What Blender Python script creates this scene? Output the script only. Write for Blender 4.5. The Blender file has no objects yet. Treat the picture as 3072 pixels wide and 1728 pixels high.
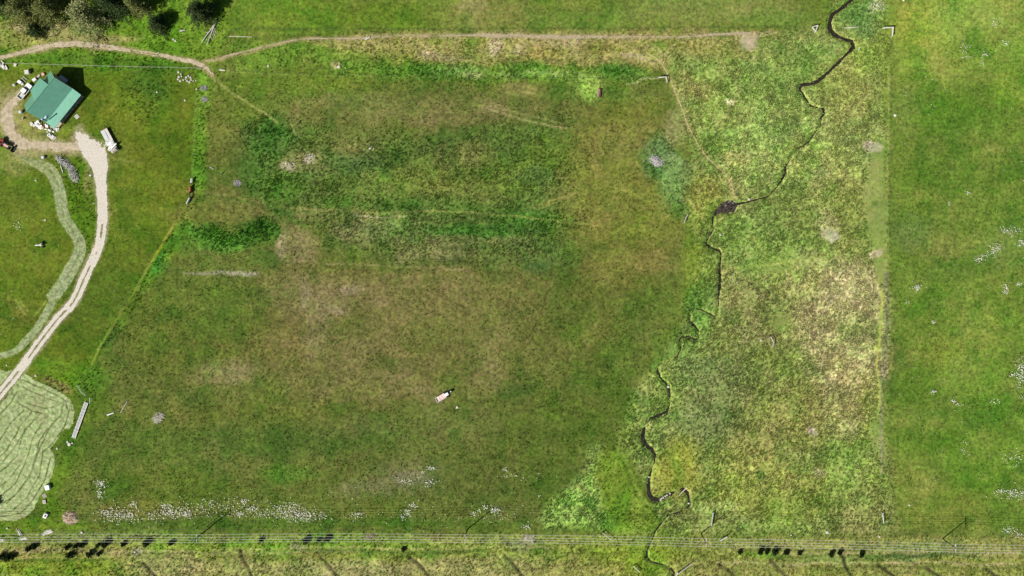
import bpy, math, random
import numpy as np
from mathutils import Vector, Matrix

# ------------------------------------------------------------------ camera, sky, sun, exposure
S, H = 0.1, 290.0                 # metres per map unit, camera height
CX, CY = 1536.0, 864.0            # map centre
NX, NY = 1665.0, 758.0            # point straight below the camera (map units)
scene = bpy.context.scene
col = scene.collection
camd = bpy.data.cameras.new('camera')
cam = bpy.data.objects.new('camera', camd); col.objects.link(cam)
cam.location = ((NX-CX)*S, -(NY-CY)*S, H)
camd.sensor_width = 36.0
camd.lens = 36.0*H/(3072*S)
camd.shift_x = -(NX-CX)/3072.0
camd.shift_y = (NY-CY)/3072.0
camd.clip_start = 1.0; camd.clip_end = 9000.0
scene.camera = cam

SUN_EL = math.radians(46.5)
SUN_AZ = (-0.78, -0.626)          # horizontal direction towards the sun
world = bpy.data.worlds.new('World'); scene.world = world
world.use_nodes = True
wn = world.node_tree.nodes; wl = world.node_tree.links
sky = wn.new('ShaderNodeTexSky'); sky.sky_type = 'NISHITA'; sky.sun_disc = False
sky.sun_elevation = SUN_EL; sky.sun_rotation = math.atan2(SUN_AZ[0], SUN_AZ[1])
wl.new(sky.outputs[0], wn['Background'].inputs[0]); wn['Background'].inputs[1].default_value = 0.05
sl = bpy.data.lights.new('sun', 'SUN'); sl.energy = 4.8; sl.angle = math.radians(0.5); sl.color = (1.0, 0.955, 0.88)
sun = bpy.data.objects.new('sun', sl); col.objects.link(sun)
sdir = Vector((SUN_AZ[0]*math.cos(SUN_EL), SUN_AZ[1]*math.cos(SUN_EL), math.sin(SUN_EL)))
sun.rotation_euler = sdir.to_track_quat('Z', 'Y').to_euler()
sun.location = sdir*400
vs = scene.view_settings
vs.view_transform = 'Standard'; vs.look = 'None'; vs.exposure = 0.25; vs.gamma = 1.0; vs.use_curve_mapping = False
scene.cycles.max_bounces = 6

# ------------------------------------------------------------------ helpers
rng = np.random.default_rng(7)
random.seed(7)
def W(px, py, z=0.0):
    """map point (as seen from straight above the frame) -> world point at height z"""
    f = (H-z)/H
    gx, gy = (px-NX)*S*f+(NX-CX)*S, -((py-NY)*S*f+(NY-CY)*S)
    return Vector((gx, gy, z))
def lin(c, k=1.0):
    o = []
    for v in c:
        v = v/255.0
        o.append((v/12.92 if v <= 0.04045 else ((v+0.055)/1.055)**2.4)*k)
    return tuple(o)
def hashn(xi, yi, seed):
    h = (xi.astype(np.int64)*374761393 + yi.astype(np.int64)*668265263 + seed*974634777) & 0xffffffff
    h = ((h ^ (h >> 13))*1274126177) & 0xffffffff
    h = ((h ^ (h >> 15))*2246822519) & 0xffffffff
    return ((h ^ (h >> 16)) & 0xffffff)/float(0xffffff)
def vn(u, v, p, seed=0):
    x = u/p; y = v/p
    xi = np.floor(x); yi = np.floor(y)
    fx = x-xi; fy = y-yi
    fx = fx*fx*(3-2*fx); fy = fy*fy*(3-2*fy)
    a = hashn(xi, yi, seed); b = hashn(xi+1, yi, seed); c = hashn(xi, yi+1, seed); d = hashn(xi+1, yi+1, seed)
    return (a*(1-fx)+b*fx)*(1-fy)+(c*(1-fx)+d*fx)*fy
def fbm(u, v, p, seed=0, o=3):
    t = 0; a = 0.5; n = 0
    for i in range(o):
        t = t+a*(vn(u, v, p, seed+i*17)-0.5); n += a*0.5; a *= 0.5; p *= 0.5
    return t/n                      # about -1..1
def sstep(a, b, x):
    t = np.clip((x-a)/(b-a), 0, 1)
    return t*t*(3-2*t)
def pdist(u, v, pts):
    """signed: distance to the polyline minus its half width there; pts = (x, y, halfwidth)"""
    d = np.full(u.shape, 1e9)
    for (x0, y0, w0), (x1, y1, w1) in zip(pts[:-1], pts[1:]):
        dx, dy = x1-x0, y1-y0
        L = dx*dx+dy*dy+1e-9
        t = np.clip(((u-x0)*dx+(v-y0)*dy)/L, 0, 1)
        d = np.minimum(d, np.hypot(u-x0-t*dx, v-y0-t*dy)-(w0+(w1-w0)*t))
    return d
def polyd(u, v, pts):
    """signed distance to polygon, negative inside"""
    n = len(pts); ins = np.zeros(u.shape, bool)
    d = pdist(u, v, [(x, y, 0) for x, y in pts+pts[:1]])
    for i in range(n):
        x0, y0 = pts[i]; x1, y1 = pts[(i+1) % n]
        if y0 == y1: continue
        c = ((y0 > v) != (y1 > v)) & (u < (x1-x0)*(v-y0)/(y1-y0)+x0)
        ins ^= c
    return np.where(ins, -d, d)
def catmull(pts, n=4):
    out = []
    P = [pts[0]]+list(pts)+[pts[-1]]
    for i in range(1, len(P)-2):
        p0, p1, p2, p3 = [np.array(q, float) for q in P[i-1:i+3]]
        for k in range(n):
            t = k/n
            out.append(tuple(0.5*((2*p1)+(-p0+p2)*t+(2*p0-5*p1+4*p2-p3)*t*t+(-p0+3*p1-3*p2+p3)*t**3)))
    out.append(tuple(pts[-1]))
    return out

def tag(o, label=None, cat=None, group=None, kind=None):
    if label: o['label'] = label
    if cat: o['category'] = cat
    if group: o['group'] = group
    if kind: o['kind'] = kind
    return o
def mesh_arrays(name, V, F, mat, smooth=False):
    """V (n,3), F (m,3) or (m,4) index arrays -> mesh data"""
    me = bpy.data.meshes.new(name)
    V = np.asarray(V, np.float32); F = np.asarray(F, np.int32)
    k = F.shape[1]
    me.vertices.add(len(V)); me.vertices.foreach_set('co', V.ravel())
    me.loops.add(F.size); me.loops.foreach_set('vertex_index', F.ravel())
    me.polygons.add(len(F))
    me.polygons.foreach_set('loop_start', np.arange(0, F.size, k, dtype=np.int32))
    me.polygons.foreach_set('loop_total', np.full(len(F), k, np.int32))
    if smooth: me.polygons.foreach_set('use_smooth', np.ones(len(F), bool))
    me.update(calc_edges=True)
    if mat: me.materials.append(mat)
    return me
def link(name, me, parent=None):
    o = bpy.data.objects.new(name, me); col.objects.link(o)
    if parent: o.parent = parent
    return o
def empty(name, loc, rz=0.0):
    o = bpy.data.objects.new(name, None); col.objects.link(o)
    o.location = loc; o.rotation_euler = (0, 0, rz); o.empty_display_size = 0.3
    return o
def copy_tree(o, parent=None):
    c = o.copy(); col.objects.link(c)
    if parent: c.parent = parent
    for ch in list(o.children): copy_tree(ch, c)
    return c
class MB:
    """collects shapes, builds ONE mesh"""
    def __init__(s): s.v = []; s.f = []
    def add(s, vs_, fs):
        b = len(s.v); s.v += [tuple(p) for p in vs_]; s.f += [tuple(i+b for i in f) for f in fs]; return s
    def box(s, c, d, rz=0.0, tilt=None, taper=1.0):
        x, y, z = d[0]/2, d[1]/2, d[2]/2
        M = Matrix.Rotation(rz, 3, 'Z')
        if tilt: M = M @ Matrix.Rotation(tilt[0], 3, 'X') @ Matrix.Rotation(tilt[1], 3, 'Y')
        ps = []
        for sz in (-1, 1):
            k = taper if sz > 0 else 1.0
            for sx, sy in ((-1, -1), (1, -1), (1, 1), (-1, 1)):
                ps.append(M @ Vector((sx*x*k, sy*y*k, sz*z)) + Vector(c))
        return s.add(ps, [(3, 2, 1, 0), (4, 5, 6, 7), (0, 1, 5, 4), (1, 2, 6, 5), (2, 3, 7, 6), (3, 0, 4, 7)])
    def tube(s, pts, r, n=6, cap=True):
        pts = [Vector(p) for p in pts]
        rs = r if isinstance(r, (list, tuple)) else [r]*len(pts)
        rings = []
        for i, p in enumerate(pts):
            t = (pts[min(i+1, len(pts)-1)]-pts[max(i-1, 0)]).normalized()
            a = t.cross(Vector((0, 0, 1)))
            if a.length < 1e-3: a = Vector((1, 0, 0))
            a.normalize(); b = t.cross(a)
            rings.append([p+(a*math.cos(2*math.pi*k/n)+b*math.sin(2*math.pi*k/n))*rs[i] for k in range(n)])
        vs_ = [q for R in rings for q in R]; fs = []
        for i in range(len(pts)-1):
            for k in range(n):
                k2 = (k+1) % n
                fs.append((i*n+k, (i+1)*n+k, (i+1)*n+k2, i*n+k2))
        if cap:
            fs.append(tuple(range(n))); fs.append(tuple((len(pts)-1)*n+k for k in range(n-1, -1, -1)))
        return s.add(vs_, fs)
    def quad(s, a, b, c, d): return s.add([a, b, c, d], [(0, 1, 2, 3)])
    def poly(s, pts): return s.add(pts, [tuple(range(len(pts)))])
    def slab(s, pts, t):
        """polygon given by its top corners, thickness t downwards"""
        n = len(pts); lo = [(p[0], p[1], p[2]-t) for p in pts]
        fs = [tuple(range(n)), tuple(range(2*n-1, n-1, -1))]
        fs += [(i, n+i, n+(i+1) % n, (i+1) % n) for i in range(n)]
        return s.add(list(pts)+lo, fs)
    def rock(s, c, r, seed, flat=0.6, n=7):
        R = random.Random(seed); rings = []
        for j, (zz, k) in enumerate(((-0.3, 0.85), (0.25, 1.0), (0.7, 0.75))):
            rings.append([(c[0]+math.cos(2*math.pi*i/n+j*0.3)*r*k*R.uniform(0.75, 1.15),
                           c[1]+math.sin(2*math.pi*i/n+j*0.3)*r*k*R.uniform(0.75, 1.15), c[2]+zz*r*flat*R.uniform(0.85, 1.15)) for i in range(n)])
        top = (c[0]+R.uniform(-.2, .2)*r, c[1]+R.uniform(-.2, .2)*r, c[2]+r*flat)
        vs_ = rings[0]+rings[1]+rings[2]+[top]; fs = [tuple(range(n-1, -1, -1))]
        for j in range(2):
            for i in range(n): fs.append((j*n+i, j*n+(i+1) % n, (j+1)*n+(i+1) % n, (j+1)*n+i))
        for i in range(n): fs.append((2*n+i, 2*n+(i+1) % n, 3*n))
        return s.add(vs_, fs)
    def build(s, name, mat, parent=None, smooth=False):
        me = bpy.data.meshes.new(name); me.from_pydata(s.v, [], s.f); me.update()
        if mat: me.materials.append(mat)
        if smooth:
            me.polygons.foreach_set('use_smooth', np.ones(len(me.polygons), bool))
        return link(name, me, parent)

# ------------------------------------------------------------------ materials
KG = 0.70                                      # display colour -> ground albedo
def mat(name, rgb, rough=0.8, var=0.25, scale=3.0, rgb2=None, metal=0.0, spec=0.3, bump=0.0):
    m = bpy.data.materials.new(name); m.use_nodes = True
    nt = m.node_tree; N = nt.nodes; L = nt.links
    b = N['Principled BSDF']; b.inputs['Roughness'].default_value = rough
    b.inputs['Metallic'].default_value = metal; b.inputs['Specular IOR Level'].default_value = spec
    tc = N.new('ShaderNodeTexCoord'); nz = N.new('ShaderNodeTexNoise')
    nz.inputs['Scale'].default_value = scale; nz.inputs['Detail'].default_value = 5.0; nz.inputs['Roughness'].default_value = 0.65
    L.new(tc.outputs['Object'], nz.inputs['Vector'])
    rp = N.new('ShaderNodeValToRGB')
    lo = tuple(c*(1-var) for c in rgb); hi = tuple(min(1, c*(1+var)) for c in (rgb2 or rgb))
    rp.color_ramp.elements[0].position = 0.32; rp.color_ramp.elements[0].color = (*lo, 1)
    rp.color_ramp.elements[1].position = 0.68; rp.color_ramp.elements[1].color = (*hi, 1)
    L.new(nz.outputs[0], rp.inputs[0]); L.new(rp.outputs[0], b.inputs['Base Color'])
    if bump:
        bp = N.new('ShaderNodeBump'); bp.inputs['Strength'].default_value = bump; bp.inputs['Distance'].default_value = 0.1
        L.new(nz.outputs[0], bp.inputs['Height']); L.new(bp.outputs[0], b.inputs['Normal'])
    return m
def ground_mat(name):
    m = bpy.data.materials.new(name); m.use_nodes = True
    nt = m.node_tree; N = nt.nodes; L = nt.links
    b = N['Principled BSDF']; b.inputs['Roughness'].default_value = 0.95; b.inputs['Specular IOR Level'].default_value = 0.1
    at = N.new('ShaderNodeAttribute'); at.attribute_name = 'tint'
    ar = N.new('ShaderNodeAttribute'); ar.attribute_name = 'grain'
    tc = N.new('ShaderNodeTexCoord')
    def noise(sc, det, rough=0.6):
        n = N.new('ShaderNodeTexNoise'); n.inputs['Scale'].default_value = sc; n.inputs['Detail'].default_value = det
        n.inputs['Roughness'].default_value = rough; L.new(tc.outputs['Object'], n.inputs['Vector']); return n
    def mr(src, a, b_, c, d):
        r = N.new('ShaderNodeMapRange'); L.new(src, r.inputs[0])
        for i, q in enumerate((a, b_, c, d)): r.inputs[i+1].default_value = q
        return r.outputs[0]
    def mth(op, x, y):
        n = N.new('ShaderNodeMath'); n.operation = op
        for i, q in enumerate((x, y)):
            if isinstance(q, (int, float)): n.inputs[i].default_value = q
            else: L.new(q, n.inputs[i])
        return n.outputs[0]
    n1 = noise(1.05, 6, 0.72); n2 = noise(0.45, 5, 0.6)
    f1 = mr(n1.outputs[0], 0.25, 0.75, -0.95, 0.95)
    f2 = mr(n2.outputs[0], 0.3, 0.7, -0.22, 0.22)
    f = mth('ADD', mth('MULTIPLY', mth('ADD', f1, f2), ar.outputs['Fac']), 1.0)
    f = mth('MAXIMUM', f, 0.25)
    vm = N.new('ShaderNodeVectorMath'); vm.operation = 'SCALE'
    L.new(at.outputs['Color'], vm.inputs[0]); L.new(f, vm.inputs['Scale'])
    # hue drift: dry stems against green shoots
    n3 = noise(0.9, 4, 0.6)
    rp = N.new('ShaderNodeValToRGB')
    rp.color_ramp.elements[0].position = 0.3; rp.color_ramp.elements[0].color = (0.86, 1.03, 0.80, 1)
    rp.color_ramp.elements[1].position = 0.7; rp.color_ramp.elements[1].color = (1.16, 0.99, 1.22, 1)
    L.new(n3.outputs[0], rp.inputs[0])
    mx = N.new('ShaderNodeVectorMath'); mx.operation = 'MULTIPLY'
    L.new(vm.outputs[0], mx.inputs[0]); L.new(rp.outputs[0], mx.inputs[1])
    L.new(mx.outputs[0], b.inputs['Base Color'])
    bp = N.new('ShaderNodeBump'); bp.inputs['Strength'].default_value = 0.5; bp.inputs['Distance'].default_value = 0.12
    L.new(n1.outputs[0], bp.inputs['Height']); L.new(bp.outputs[0], b.inputs['Normal'])
    return m
def leaf_mat(name, attr=None, rgb=(0.05, 0.08, 0.02), trans=0.3, lo=0.6, hi=1.4, tw=(1, 1, 1)):
    m = bpy.data.materials.new(name); m.use_nodes = True
    nt = m.node_tree; N = nt.nodes; L = nt.links
    N.remove(N['Principled BSDF'])
    out = N['Material Output']
    di = N.new('ShaderNodeBsdfDiffuse'); tr = N.new('ShaderNodeBsdfTranslucent'); mx = N.new('ShaderNodeMixShader')
    mx.inputs[0].default_value = trans
    if attr:
        a = N.new('ShaderNodeAttribute'); a.attribute_name = attr; c = a.outputs['Color']
    else:
        tc = N.new('ShaderNodeTexCoord'); nz = N.new('ShaderNodeTexNoise'); nz.inputs['Scale'].default_value = 1.1; nz.inputs['Detail'].default_value = 4
        L.new(tc.outputs['Object'], nz.inputs['Vector'])
        rp = N.new('ShaderNodeValToRGB'); rp.color_ramp.elements[0].position = 0.35; rp.color_ramp.elements[1].position = 0.65
        rp.color_ramp.elements[0].color = (*[q*lo for q in rgb], 1); rp.color_ramp.elements[1].color = (*[q*hi*w for q, w in zip(rgb, tw)], 1)
        L.new(nz.outputs[0], rp.inputs[0]); c = rp.outputs[0]
    L.new(c, di.inputs[0]); L.new(c, tr.inputs[0])
    L.new(di.outputs[0], mx.inputs[1]); L.new(tr.outputs[0], mx.inputs[2]); L.new(mx.outputs[0], out.inputs[0])
    return m
M = {}
M['ground'] = ground_mat('meadow_ground')
M['tuft'] = leaf_mat('grass_blades', attr='tint', trans=0.25)
M['gravel'] = mat('pale_gravel', (0.50, 0.455, 0.375), 0.95, 0.14, 2.6, (0.58, 0.535, 0.46), bump=0.4)
M['dirt'] = mat('dry_dirt', (0.36, 0.295, 0.19), 0.95, 0.18, 0.8, (0.45, 0.38, 0.265), bump=0.4)
M['path'] = mat('trodden_path', (0.35, 0.29, 0.18), 0.95, 0.25, 1.2, bump=0.3)
M['mud'] = mat('wet_mud', (0.03, 0.021, 0.016), 0.55, 0.5, 2.5, (0.05, 0.036, 0.028), spec=0.4, bump=0.6)
M['water'] = mat('creek_water', (0.014, 0.012, 0.010), 0.25, 0.5, 1.5, (0.03, 0.024, 0.017), spec=0.3, bump=0.3)
M['roof'] = mat('green_metal_roof', (0.17, 0.43, 0.30), 0.45, 0.08, 0.6, spec=0.9, metal=0.25)
M['siding'] = mat('timber_siding', (0.34, 0.25, 0.16), 0.8, 0.25, 6.0)
M['deckwood'] = mat('weathered_deck', (0.42, 0.37, 0.31), 0.85, 0.25, 5.0)
M['glass'] = mat('window_glass', (0.03, 0.04, 0.05), 0.1, 0.1, 1.0, spec=0.6)
M['white'] = mat('white_paint', (0.78, 0.78, 0.77), 0.5, 0.08, 2.0)
M['offwhite'] = mat('weathered_white', (0.58, 0.55, 0.50), 0.75, 0.18, 3.0)
M['black'] = mat('black_rubber', (0.012, 0.012, 0.013), 0.6, 0.3, 3.0)
M['steel'] = mat('galvanised_steel', (0.52, 0.53, 0.53), 0.5, 0.15, 3.0, metal=0.3)
M['darksteel'] = mat('dark_steel', (0.05, 0.05, 0.055), 0.55, 0.25, 3.0, metal=0.3)
M['red'] = mat('red_tractor_paint', (0.42, 0.05, 0.05), 0.4, 0.12, 3.0)
M['pink'] = mat('pink_paint_and_glare', (0.62, 0.36, 0.32), 0.35, 0.15, 2.0)  # pinkish paint; on the tractor hood it stands in for sun glare
M['rust'] = mat('rusty_red_paint', (0.34, 0.10, 0.035), 0.7, 0.25, 3.0)
M['brownred'] = mat('red_brown_wood', (0.24, 0.12, 0.08), 0.8, 0.3, 4.0)
M['greywood'] = mat('silvered_wood', (0.46, 0.44, 0.41), 0.85, 0.3, 4.0)
M['palewood'] = mat('pale_dry_wood', (0.62, 0.58, 0.50), 0.85, 0.2, 4.0)
M['brush'] = mat('grey_dead_branches', (0.36, 0.34, 0.34), 0.9, 0.45, 2.0)
M['pole'] = mat('dark_creosoted_pole', (0.045, 0.038, 0.03), 0.85, 0.3, 5.0)
M['wire'] = mat('aluminium_wire', (0.72, 0.72, 0.66), 0.4, 0.05, 1.0, metal=0.2)
M['stone'] = mat('pale_fieldstone', (0.52, 0.47, 0.43), 0.9, 0.25, 3.0, bump=0.3)
M['straw'] = mat('old_straw', (0.36, 0.27, 0.19), 0.95, 0.4, 3.0, (0.42, 0.33, 0.23))
M['blue'] = mat('pale_blue_plastic', (0.45, 0.55, 0.66), 0.5, 0.1, 3.0)
M['bark'] = mat('tree_bark', (0.11, 0.085, 0.06), 0.9, 0.3, 4.0)
M['flower'] = leaf_mat('white_bloom', rgb=(0.78, 0.76, 0.66), trans=0.2, lo=0.92, hi=1.08)
M['pine'] = leaf_mat('olive_pine_needles', rgb=(0.175, 0.205, 0.068), trans=0.15, lo=0.65, hi=1.35, tw=(1.05, 1, 0.9))
M['pine_pale'] = leaf_mat('pale_olive_needles', rgb=(0.31, 0.335, 0.145), trans=0.15, lo=0.65, hi=1.35, tw=(1.0, 1, 0.95))
M['fir'] = leaf_mat('dark_fir_needles', rgb=(0.06, 0.092, 0.032), trans=0.1, lo=0.6, hi=1.4)
M['shrub'] = leaf_mat('dark_shrub_leaves', rgb=(0.024, 0.040, 0.015), trans=0.05, lo=0.5, hi=1.5)

# ------------------------------------------------------------------ map features (map units = 0.1 m)
CREEK0 = [(2585,-60,6),(2554,0,6),(2529,21,6),(2497,44,6),(2489,66,6),(2490,88,7),(2501,102,7),(2529,116,5),(2556,124,5),(2561,141,6),(2537,166,5),(2510,193,5),
 (2482,221,5),(2455,243,6),(2432,252,5),(2404,255,6),(2399,268,5),(2410,282,3.5),(2421,301,3),(2432,316,3),(2454,323,3),(2471,328,4),(2472,341,3.5),(2464,356,2.5),
 (2463,381,-2),(2446,395,2.5),(2428,425,3.4),(2411,436,2),(2395,444,2.0),(2388,454,-5),(2378,468,-5),(2372,477,1.5),(2357,499,4),(2355,521,4.5),(2342,546,4),(2326,568,2.5),
 (2304,590,3),(2279,597,3.5),(2254,603,3.5),(2235,608,3.5),(2212,613,4),(2190,620,12),(2165,628,9),(2149,637,7),(2138,651,4),(2138,673,2.4),(2141,687,1.6),
 (2127,709,3),(2117,730,3.5),(2135,744,4),(2157,752,4),(2163,764,2.6),(2160,789,4),(2158,805,4),(2161,827,4),(2159,861,4.5),(2155,889,3),(2155,907,2.6),
 (2154,935,0.3),(2145,951,3.6),(2124,940,3.2),(2102,929,2.6),(2083,931,2.4),(2071,941,1.8),(2069,960,1),(2083,977,3),(2096,994,2.2),(2096,1018,2.6),(2083,1019,3),
 (2065,1010,3),(2046,1010,3),(2038,1019,4),(2043,1035,1),(2041,1053,3),(2030,1069,2),(2002,1081,0.6),(1978,1094,1.6),(1971,1111,3.4),(1981,1134,4),(1996,1148,4),
 (2007,1168,4.5),(2010,1196,3),(2009,1214,1),(2001,1236,5),(1975,1247,5),(1950,1256,3),(1938,1276,-1),(1931,1290,6),(1927,1314,7),(1936,1334,6.5),(1955,1348,5),
 (1965,1365,3.6),(1962,1389,3),(1955,1406,2.4),(1948,1433,4.5),(1945,1461,6),(1946,1481,7),(1958,1499,8),(1977,1501,7),(1996,1490,6),(2017,1480,4),(2035,1472,-1),
 (2049,1467,4),(2063,1479,4.5),(2066,1498,3),(2066,1519,4.5),(2056,1531,1),(2031,1540,3),(2005,1546,3),(1994,1558,2),(1980,1575,3.2),(1966,1593,2.4),(1959,1614,3),
 (1949,1635,2.6),(1941,1652,3.6),(1940,1672,3),(1952,1686,2.6),(1973,1691,1.8),(2001,1698,1.2),(2014,1707,3),(2022,1721,4),(2010,1760,5),(1980,1860,5)]
CREEK = [(x, y, w*1.0-1.1) for x, y, w in CREEK0]
DRIVE = catmull([(238,392,7),(246,418,17),(262,438,27),(284,462,33),(297,492,27),(301,521,21),(304,566,17),(308,611,16),(307,670,15),(304,700,15),(295,745,15),(274,790,15),(247,849,15),
 (221,904,14.5),(177,953,14.5),(132,1010,14),(88,1070,14),(51,1120,14),(11,1169,14.5),(-40,1232,15),(-140,1350,15)], 3)
TRACK = catmull([(-140,190,5),(0,173,5),(40,164,6),(75,154,7),(110,145,10),(149,138,8),(190,133,10),(238,131,9),(328,142,8),(417,155,6),(507,170,6),(560,181,7),(596,192,9),(623,207,7),(638,227,3)], 3)
YARD = catmull([(275,452,24),(250,438,18),(200,438,13),(150,437,13),(100,436,13),(60,428,17),(35,400,16),(22,360,16),(25,325,13),(45,300,9),(62,288,6)], 3)
NPATH = catmull([(612,184,2),(660,173,2.2),(700,163,2.2),(760,148,2.2),(820,134,2.4),(880,121,2.4),(940,115,2.6),(1000,115,2.2),(1080,115,2.6),(1150,109,2),(1250,108,2.2),
 (1330,107,3),(1440,105,5),(1480,107,7),(1560,107,5),(1640,110,7),(1720,111,6),(1800,110,5),(1900,110,2.6),(2050,110,2.6),(2150,103,4),(2250,100,5)], 3)
EPATH = catmull([(1940,160,1.5),(1970,176,1.6),(1988,196,1.6),(2008,232,1.7),(2025,275,1.7),(2043,318,1.8),(2060,365,1.7),(2078,405,1.6),(2110,458,1.7),(2150,500,1.6),(2180,527,1.5),(2196,560,1.5),(2204,592,1.8)], 3)
SWATH = catmull([(60,470,4),(89,483,9),(119,495,14),(150,510,18),(170,545,18.5),(182,596,18.5),(190,641,17.5),(203,670,16.5),(230,709,17),(241,742,18),(232,775,19),
 (208,819,20),(184,858,19),(160,890,18)], 3)
SWATH2 = catmull([(168,888,9),(141,937,12),(106,992,11),(77,1023,11),(55,1048,10),(22,1062,9),(-5,1068,9),(-80,1085,9)], 3)
HAY = [(55,1128),(75,1117),(92,1128),(110,1145),(150,1160),(185,1178),(207,1195),(220,1217),(225,1240),(219,1268),(207,1287),(192,1285),(183,1300),(160,1335),(150,1348),(163,1358),
 (165,1390),(158,1422),(140,1456),(118,1490),(102,1525),(80,1550),(45,1562),(0,1562),(-120,1560),(-150,1400),(-60,1290),(-10,1200)]
HAY2 = [(-160,1105),(0,1108),(20,1115),(45,1108),(30,1140),(-30,1215),(-160,1300)]
FURROWS = [((720,1650),(726,1680),(745,1700),(762,1735)),((962,1670),(985,1690),(1024,1735)),((1230,1672),(1262,1698),(1292,1735)),((1515,1668),(1545,1700),(1575,1735)),
 ((2312,1683),(2340,1707),(2368,1735)),((2527,1668),(2540,1700),(2560,1735)),((2640,1695),(2662,1715),(2695,1735)),((2780,1705),(2808,1722),(2840,1740)),((2960,1702),(2985,1725),(3010,1740)),
 ((430,1690),(450,1710),(475,1735)),((2160,1690),(2190,1715),(2215,1740)),((2010,1720),(2000,1740),(1990,1760))]

# ------------------------------------------------------------------ ground sheet
STEP = 4.0
U1 = np.arange(-160, 3232+STEP, STEP); V1 = np.arange(-160, 1888+STEP, STEP)
nu, nv = len(U1), len(V1)
U, V = np.meshgrid(U1, V1)
wu = 16*fbm(U, V, 70, 1, 3)+5*fbm(U, V, 18, 2, 2); wv = 16*fbm(U, V, 70, 5, 3)+5*fbm(U, V, 18, 6, 2)
UW, VW = U+wu, V+wv
tint = np.empty((nv, nu, 3)); tint[:] = lin((100, 118, 46))
rough = np.full((nv, nu), 0.25)      # height of the vegetation texture
grain = np.full((nv, nu), 0.8)
dens = np.full((nv, nu), 0.10)       # share of candidate tufts kept
height = np.zeros((nv, nu))
def win(x0, y0, x1, y1):
    i0 = max(0, int((y0+160)//STEP)-1); i1 = min(nv, int((y1+160)//STEP)+2)
    j0 = max(0, int((x0+160)//STEP)-1); j1 = min(nu, int((x1+160)//STEP)+2)
    return slice(i0, i1), slice(j0, j1)
def paint(w, m, c=None, a=1.0, ro=None, gr=None, de=None):
    m = m*a
    if c is not None:
        t = tint[w]; t += (np.array(lin(c))-t)*m[..., None]
    for arr, val in ((rough, ro), (grain, gr), (dens, de)):
        if val is not None: s_ = arr[w]; s_ += (val-s_)*m
def ell(cx, cy, rx, ry, c=None, a=0.8, soft=0.5, ang=0, warp=1.0, **k):
    R = max(rx, ry)*(1+soft)+30
    w = win(cx-R, cy-R, cx+R, cy+R)
    u = U[w]+wu[w]*warp-cx; v = V[w]+wv[w]*warp-cy
    ca, sa = math.cos(math.radians(ang)), math.sin(math.radians(ang))
    r = np.hypot((u*ca+v*sa)/rx, (-u*sa+v*ca)/ry)
    paint(w, 1-sstep(1-soft, 1+soft, r), c, a, **k)
def pol(pts, c=None, a=0.9, soft=20, warp=1.0, **k):
    xs = [p[0] for p in pts]; ys = [p[1] for p in pts]
    w = win(min(xs)-soft-30, min(ys)-soft-30, max(xs)+soft+30, max(ys)+soft+30)
    d = polyd(U[w]+wu[w]*warp, V[w]+wv[w]*warp, pts)
    paint(w, 1-sstep(-soft, soft, d), c, a, **k)
def strk(pts, c=None, a=0.8, soft=3, warp=0.15, dz=0.0, extra=0.0, **k):
    pts = [(p[0], p[1], (p[2] if len(p) > 2 else 1.5)+extra) for p in pts]
    xs = [p[0] for p in pts]; ys = [p[1] for p in pts]; q = soft+max(p[2] for p in pts)+30
    w = win(min(xs)-q, min(ys)-q, max(xs)+q, max(ys)+q)
    d = pdist(U[w]+wu[w]*warp, V[w]+wv[w]*warp, pts)
    m = 1-sstep(-soft*0.3, soft, d)
    paint(w, m, c, a, **k)
    if dz: height[w] += dz*m
    return w, m

# --- left: yard, drive surroundings
pol([(-200,150),(610,205),(592,420),(582,560),(540,640),(410,870),(285,1080),(230,1180),(215,1300),(-200,1600)], (99,121,32), 1.0, 12, 0.3, ro=0.16, de=0.05, gr=0.7)
pol([(-200,-200),(690,-200),(700,60),(640,200),(300,215),(-200,190)], (108,142,42), 1.0, 25, ro=0.35, de=0.25)
ell(300,190,330,26,(84,122,36),0.8,0.5,4,ro=0.4,de=0.3)
ell(60,100,110,40,(170,155,95),0.55); ell(170,85,40,25,(185,165,115),0.6); ell(290,115,120,14,(178,160,105),0.7); ell(60,85,30,10,(200,175,125),0.7)
ell(430,290,70,70,(72,112,38),0.85,0.6,ro=0.45,de=0.35); ell(370,330,90,60,(118,135,40),0.6)
ell(120,330,120,110,(120,130,50),0.6); ell(60,390,70,60,(160,148,90),0.7); ell(20,330,40,60,(165,152,98),0.6); ell(205,400,40,25,(108,128,42),0.7)
ell(420,520,120,160,(112,124,40),0.6); ell(380,760,120,180,(92,116,34),0.6); ell(280,900,120,110,(88,112,36),0.7); ell(340,470,40,60,(120,132,55),0.5)
ell(70,700,120,150,(104,124,38),0.6); ell(40,600,60,60,(112,118,50),0.5); ell(40,560,70,90,(90,116,32),0.6); ell(30,940,80,60,(100,112,42),0.6); ell(35,480,60,40,(150,160,85),0.5); ell(90,465,50,25,(165,160,100),0.5)
pol([(160,475),(250,470),(282,520),(292,680),(262,770),(245,735),(212,670),(198,560)], (88,122,28), 0.85, 14, ro=0.35, de=0.3)
ell(270,545,14,50,(150,140,90),0.45)
ell(240,1130,80,40,(98,140,30),0.8,ro=0.3,de=0.2); ell(280,1150,60,50,(80,122,34),0.8); ell(155,1095,60,30,(105,140,38),0.7)
ell(170,1150,45,16,(140,130,75),0.8,ang=25,ro=0.5,de=0.4)
pol([(150,1290),(250,1180),(420,1150),(420,1300),(250,1420),(160,1590),(60,1600),(110,1530)], (88,118,34), 0.8, 25)
ell(250,1420,90,60,(86,122,34),0.7); ell(180,1480,60,90,(96,132,30),0.7)
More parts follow.
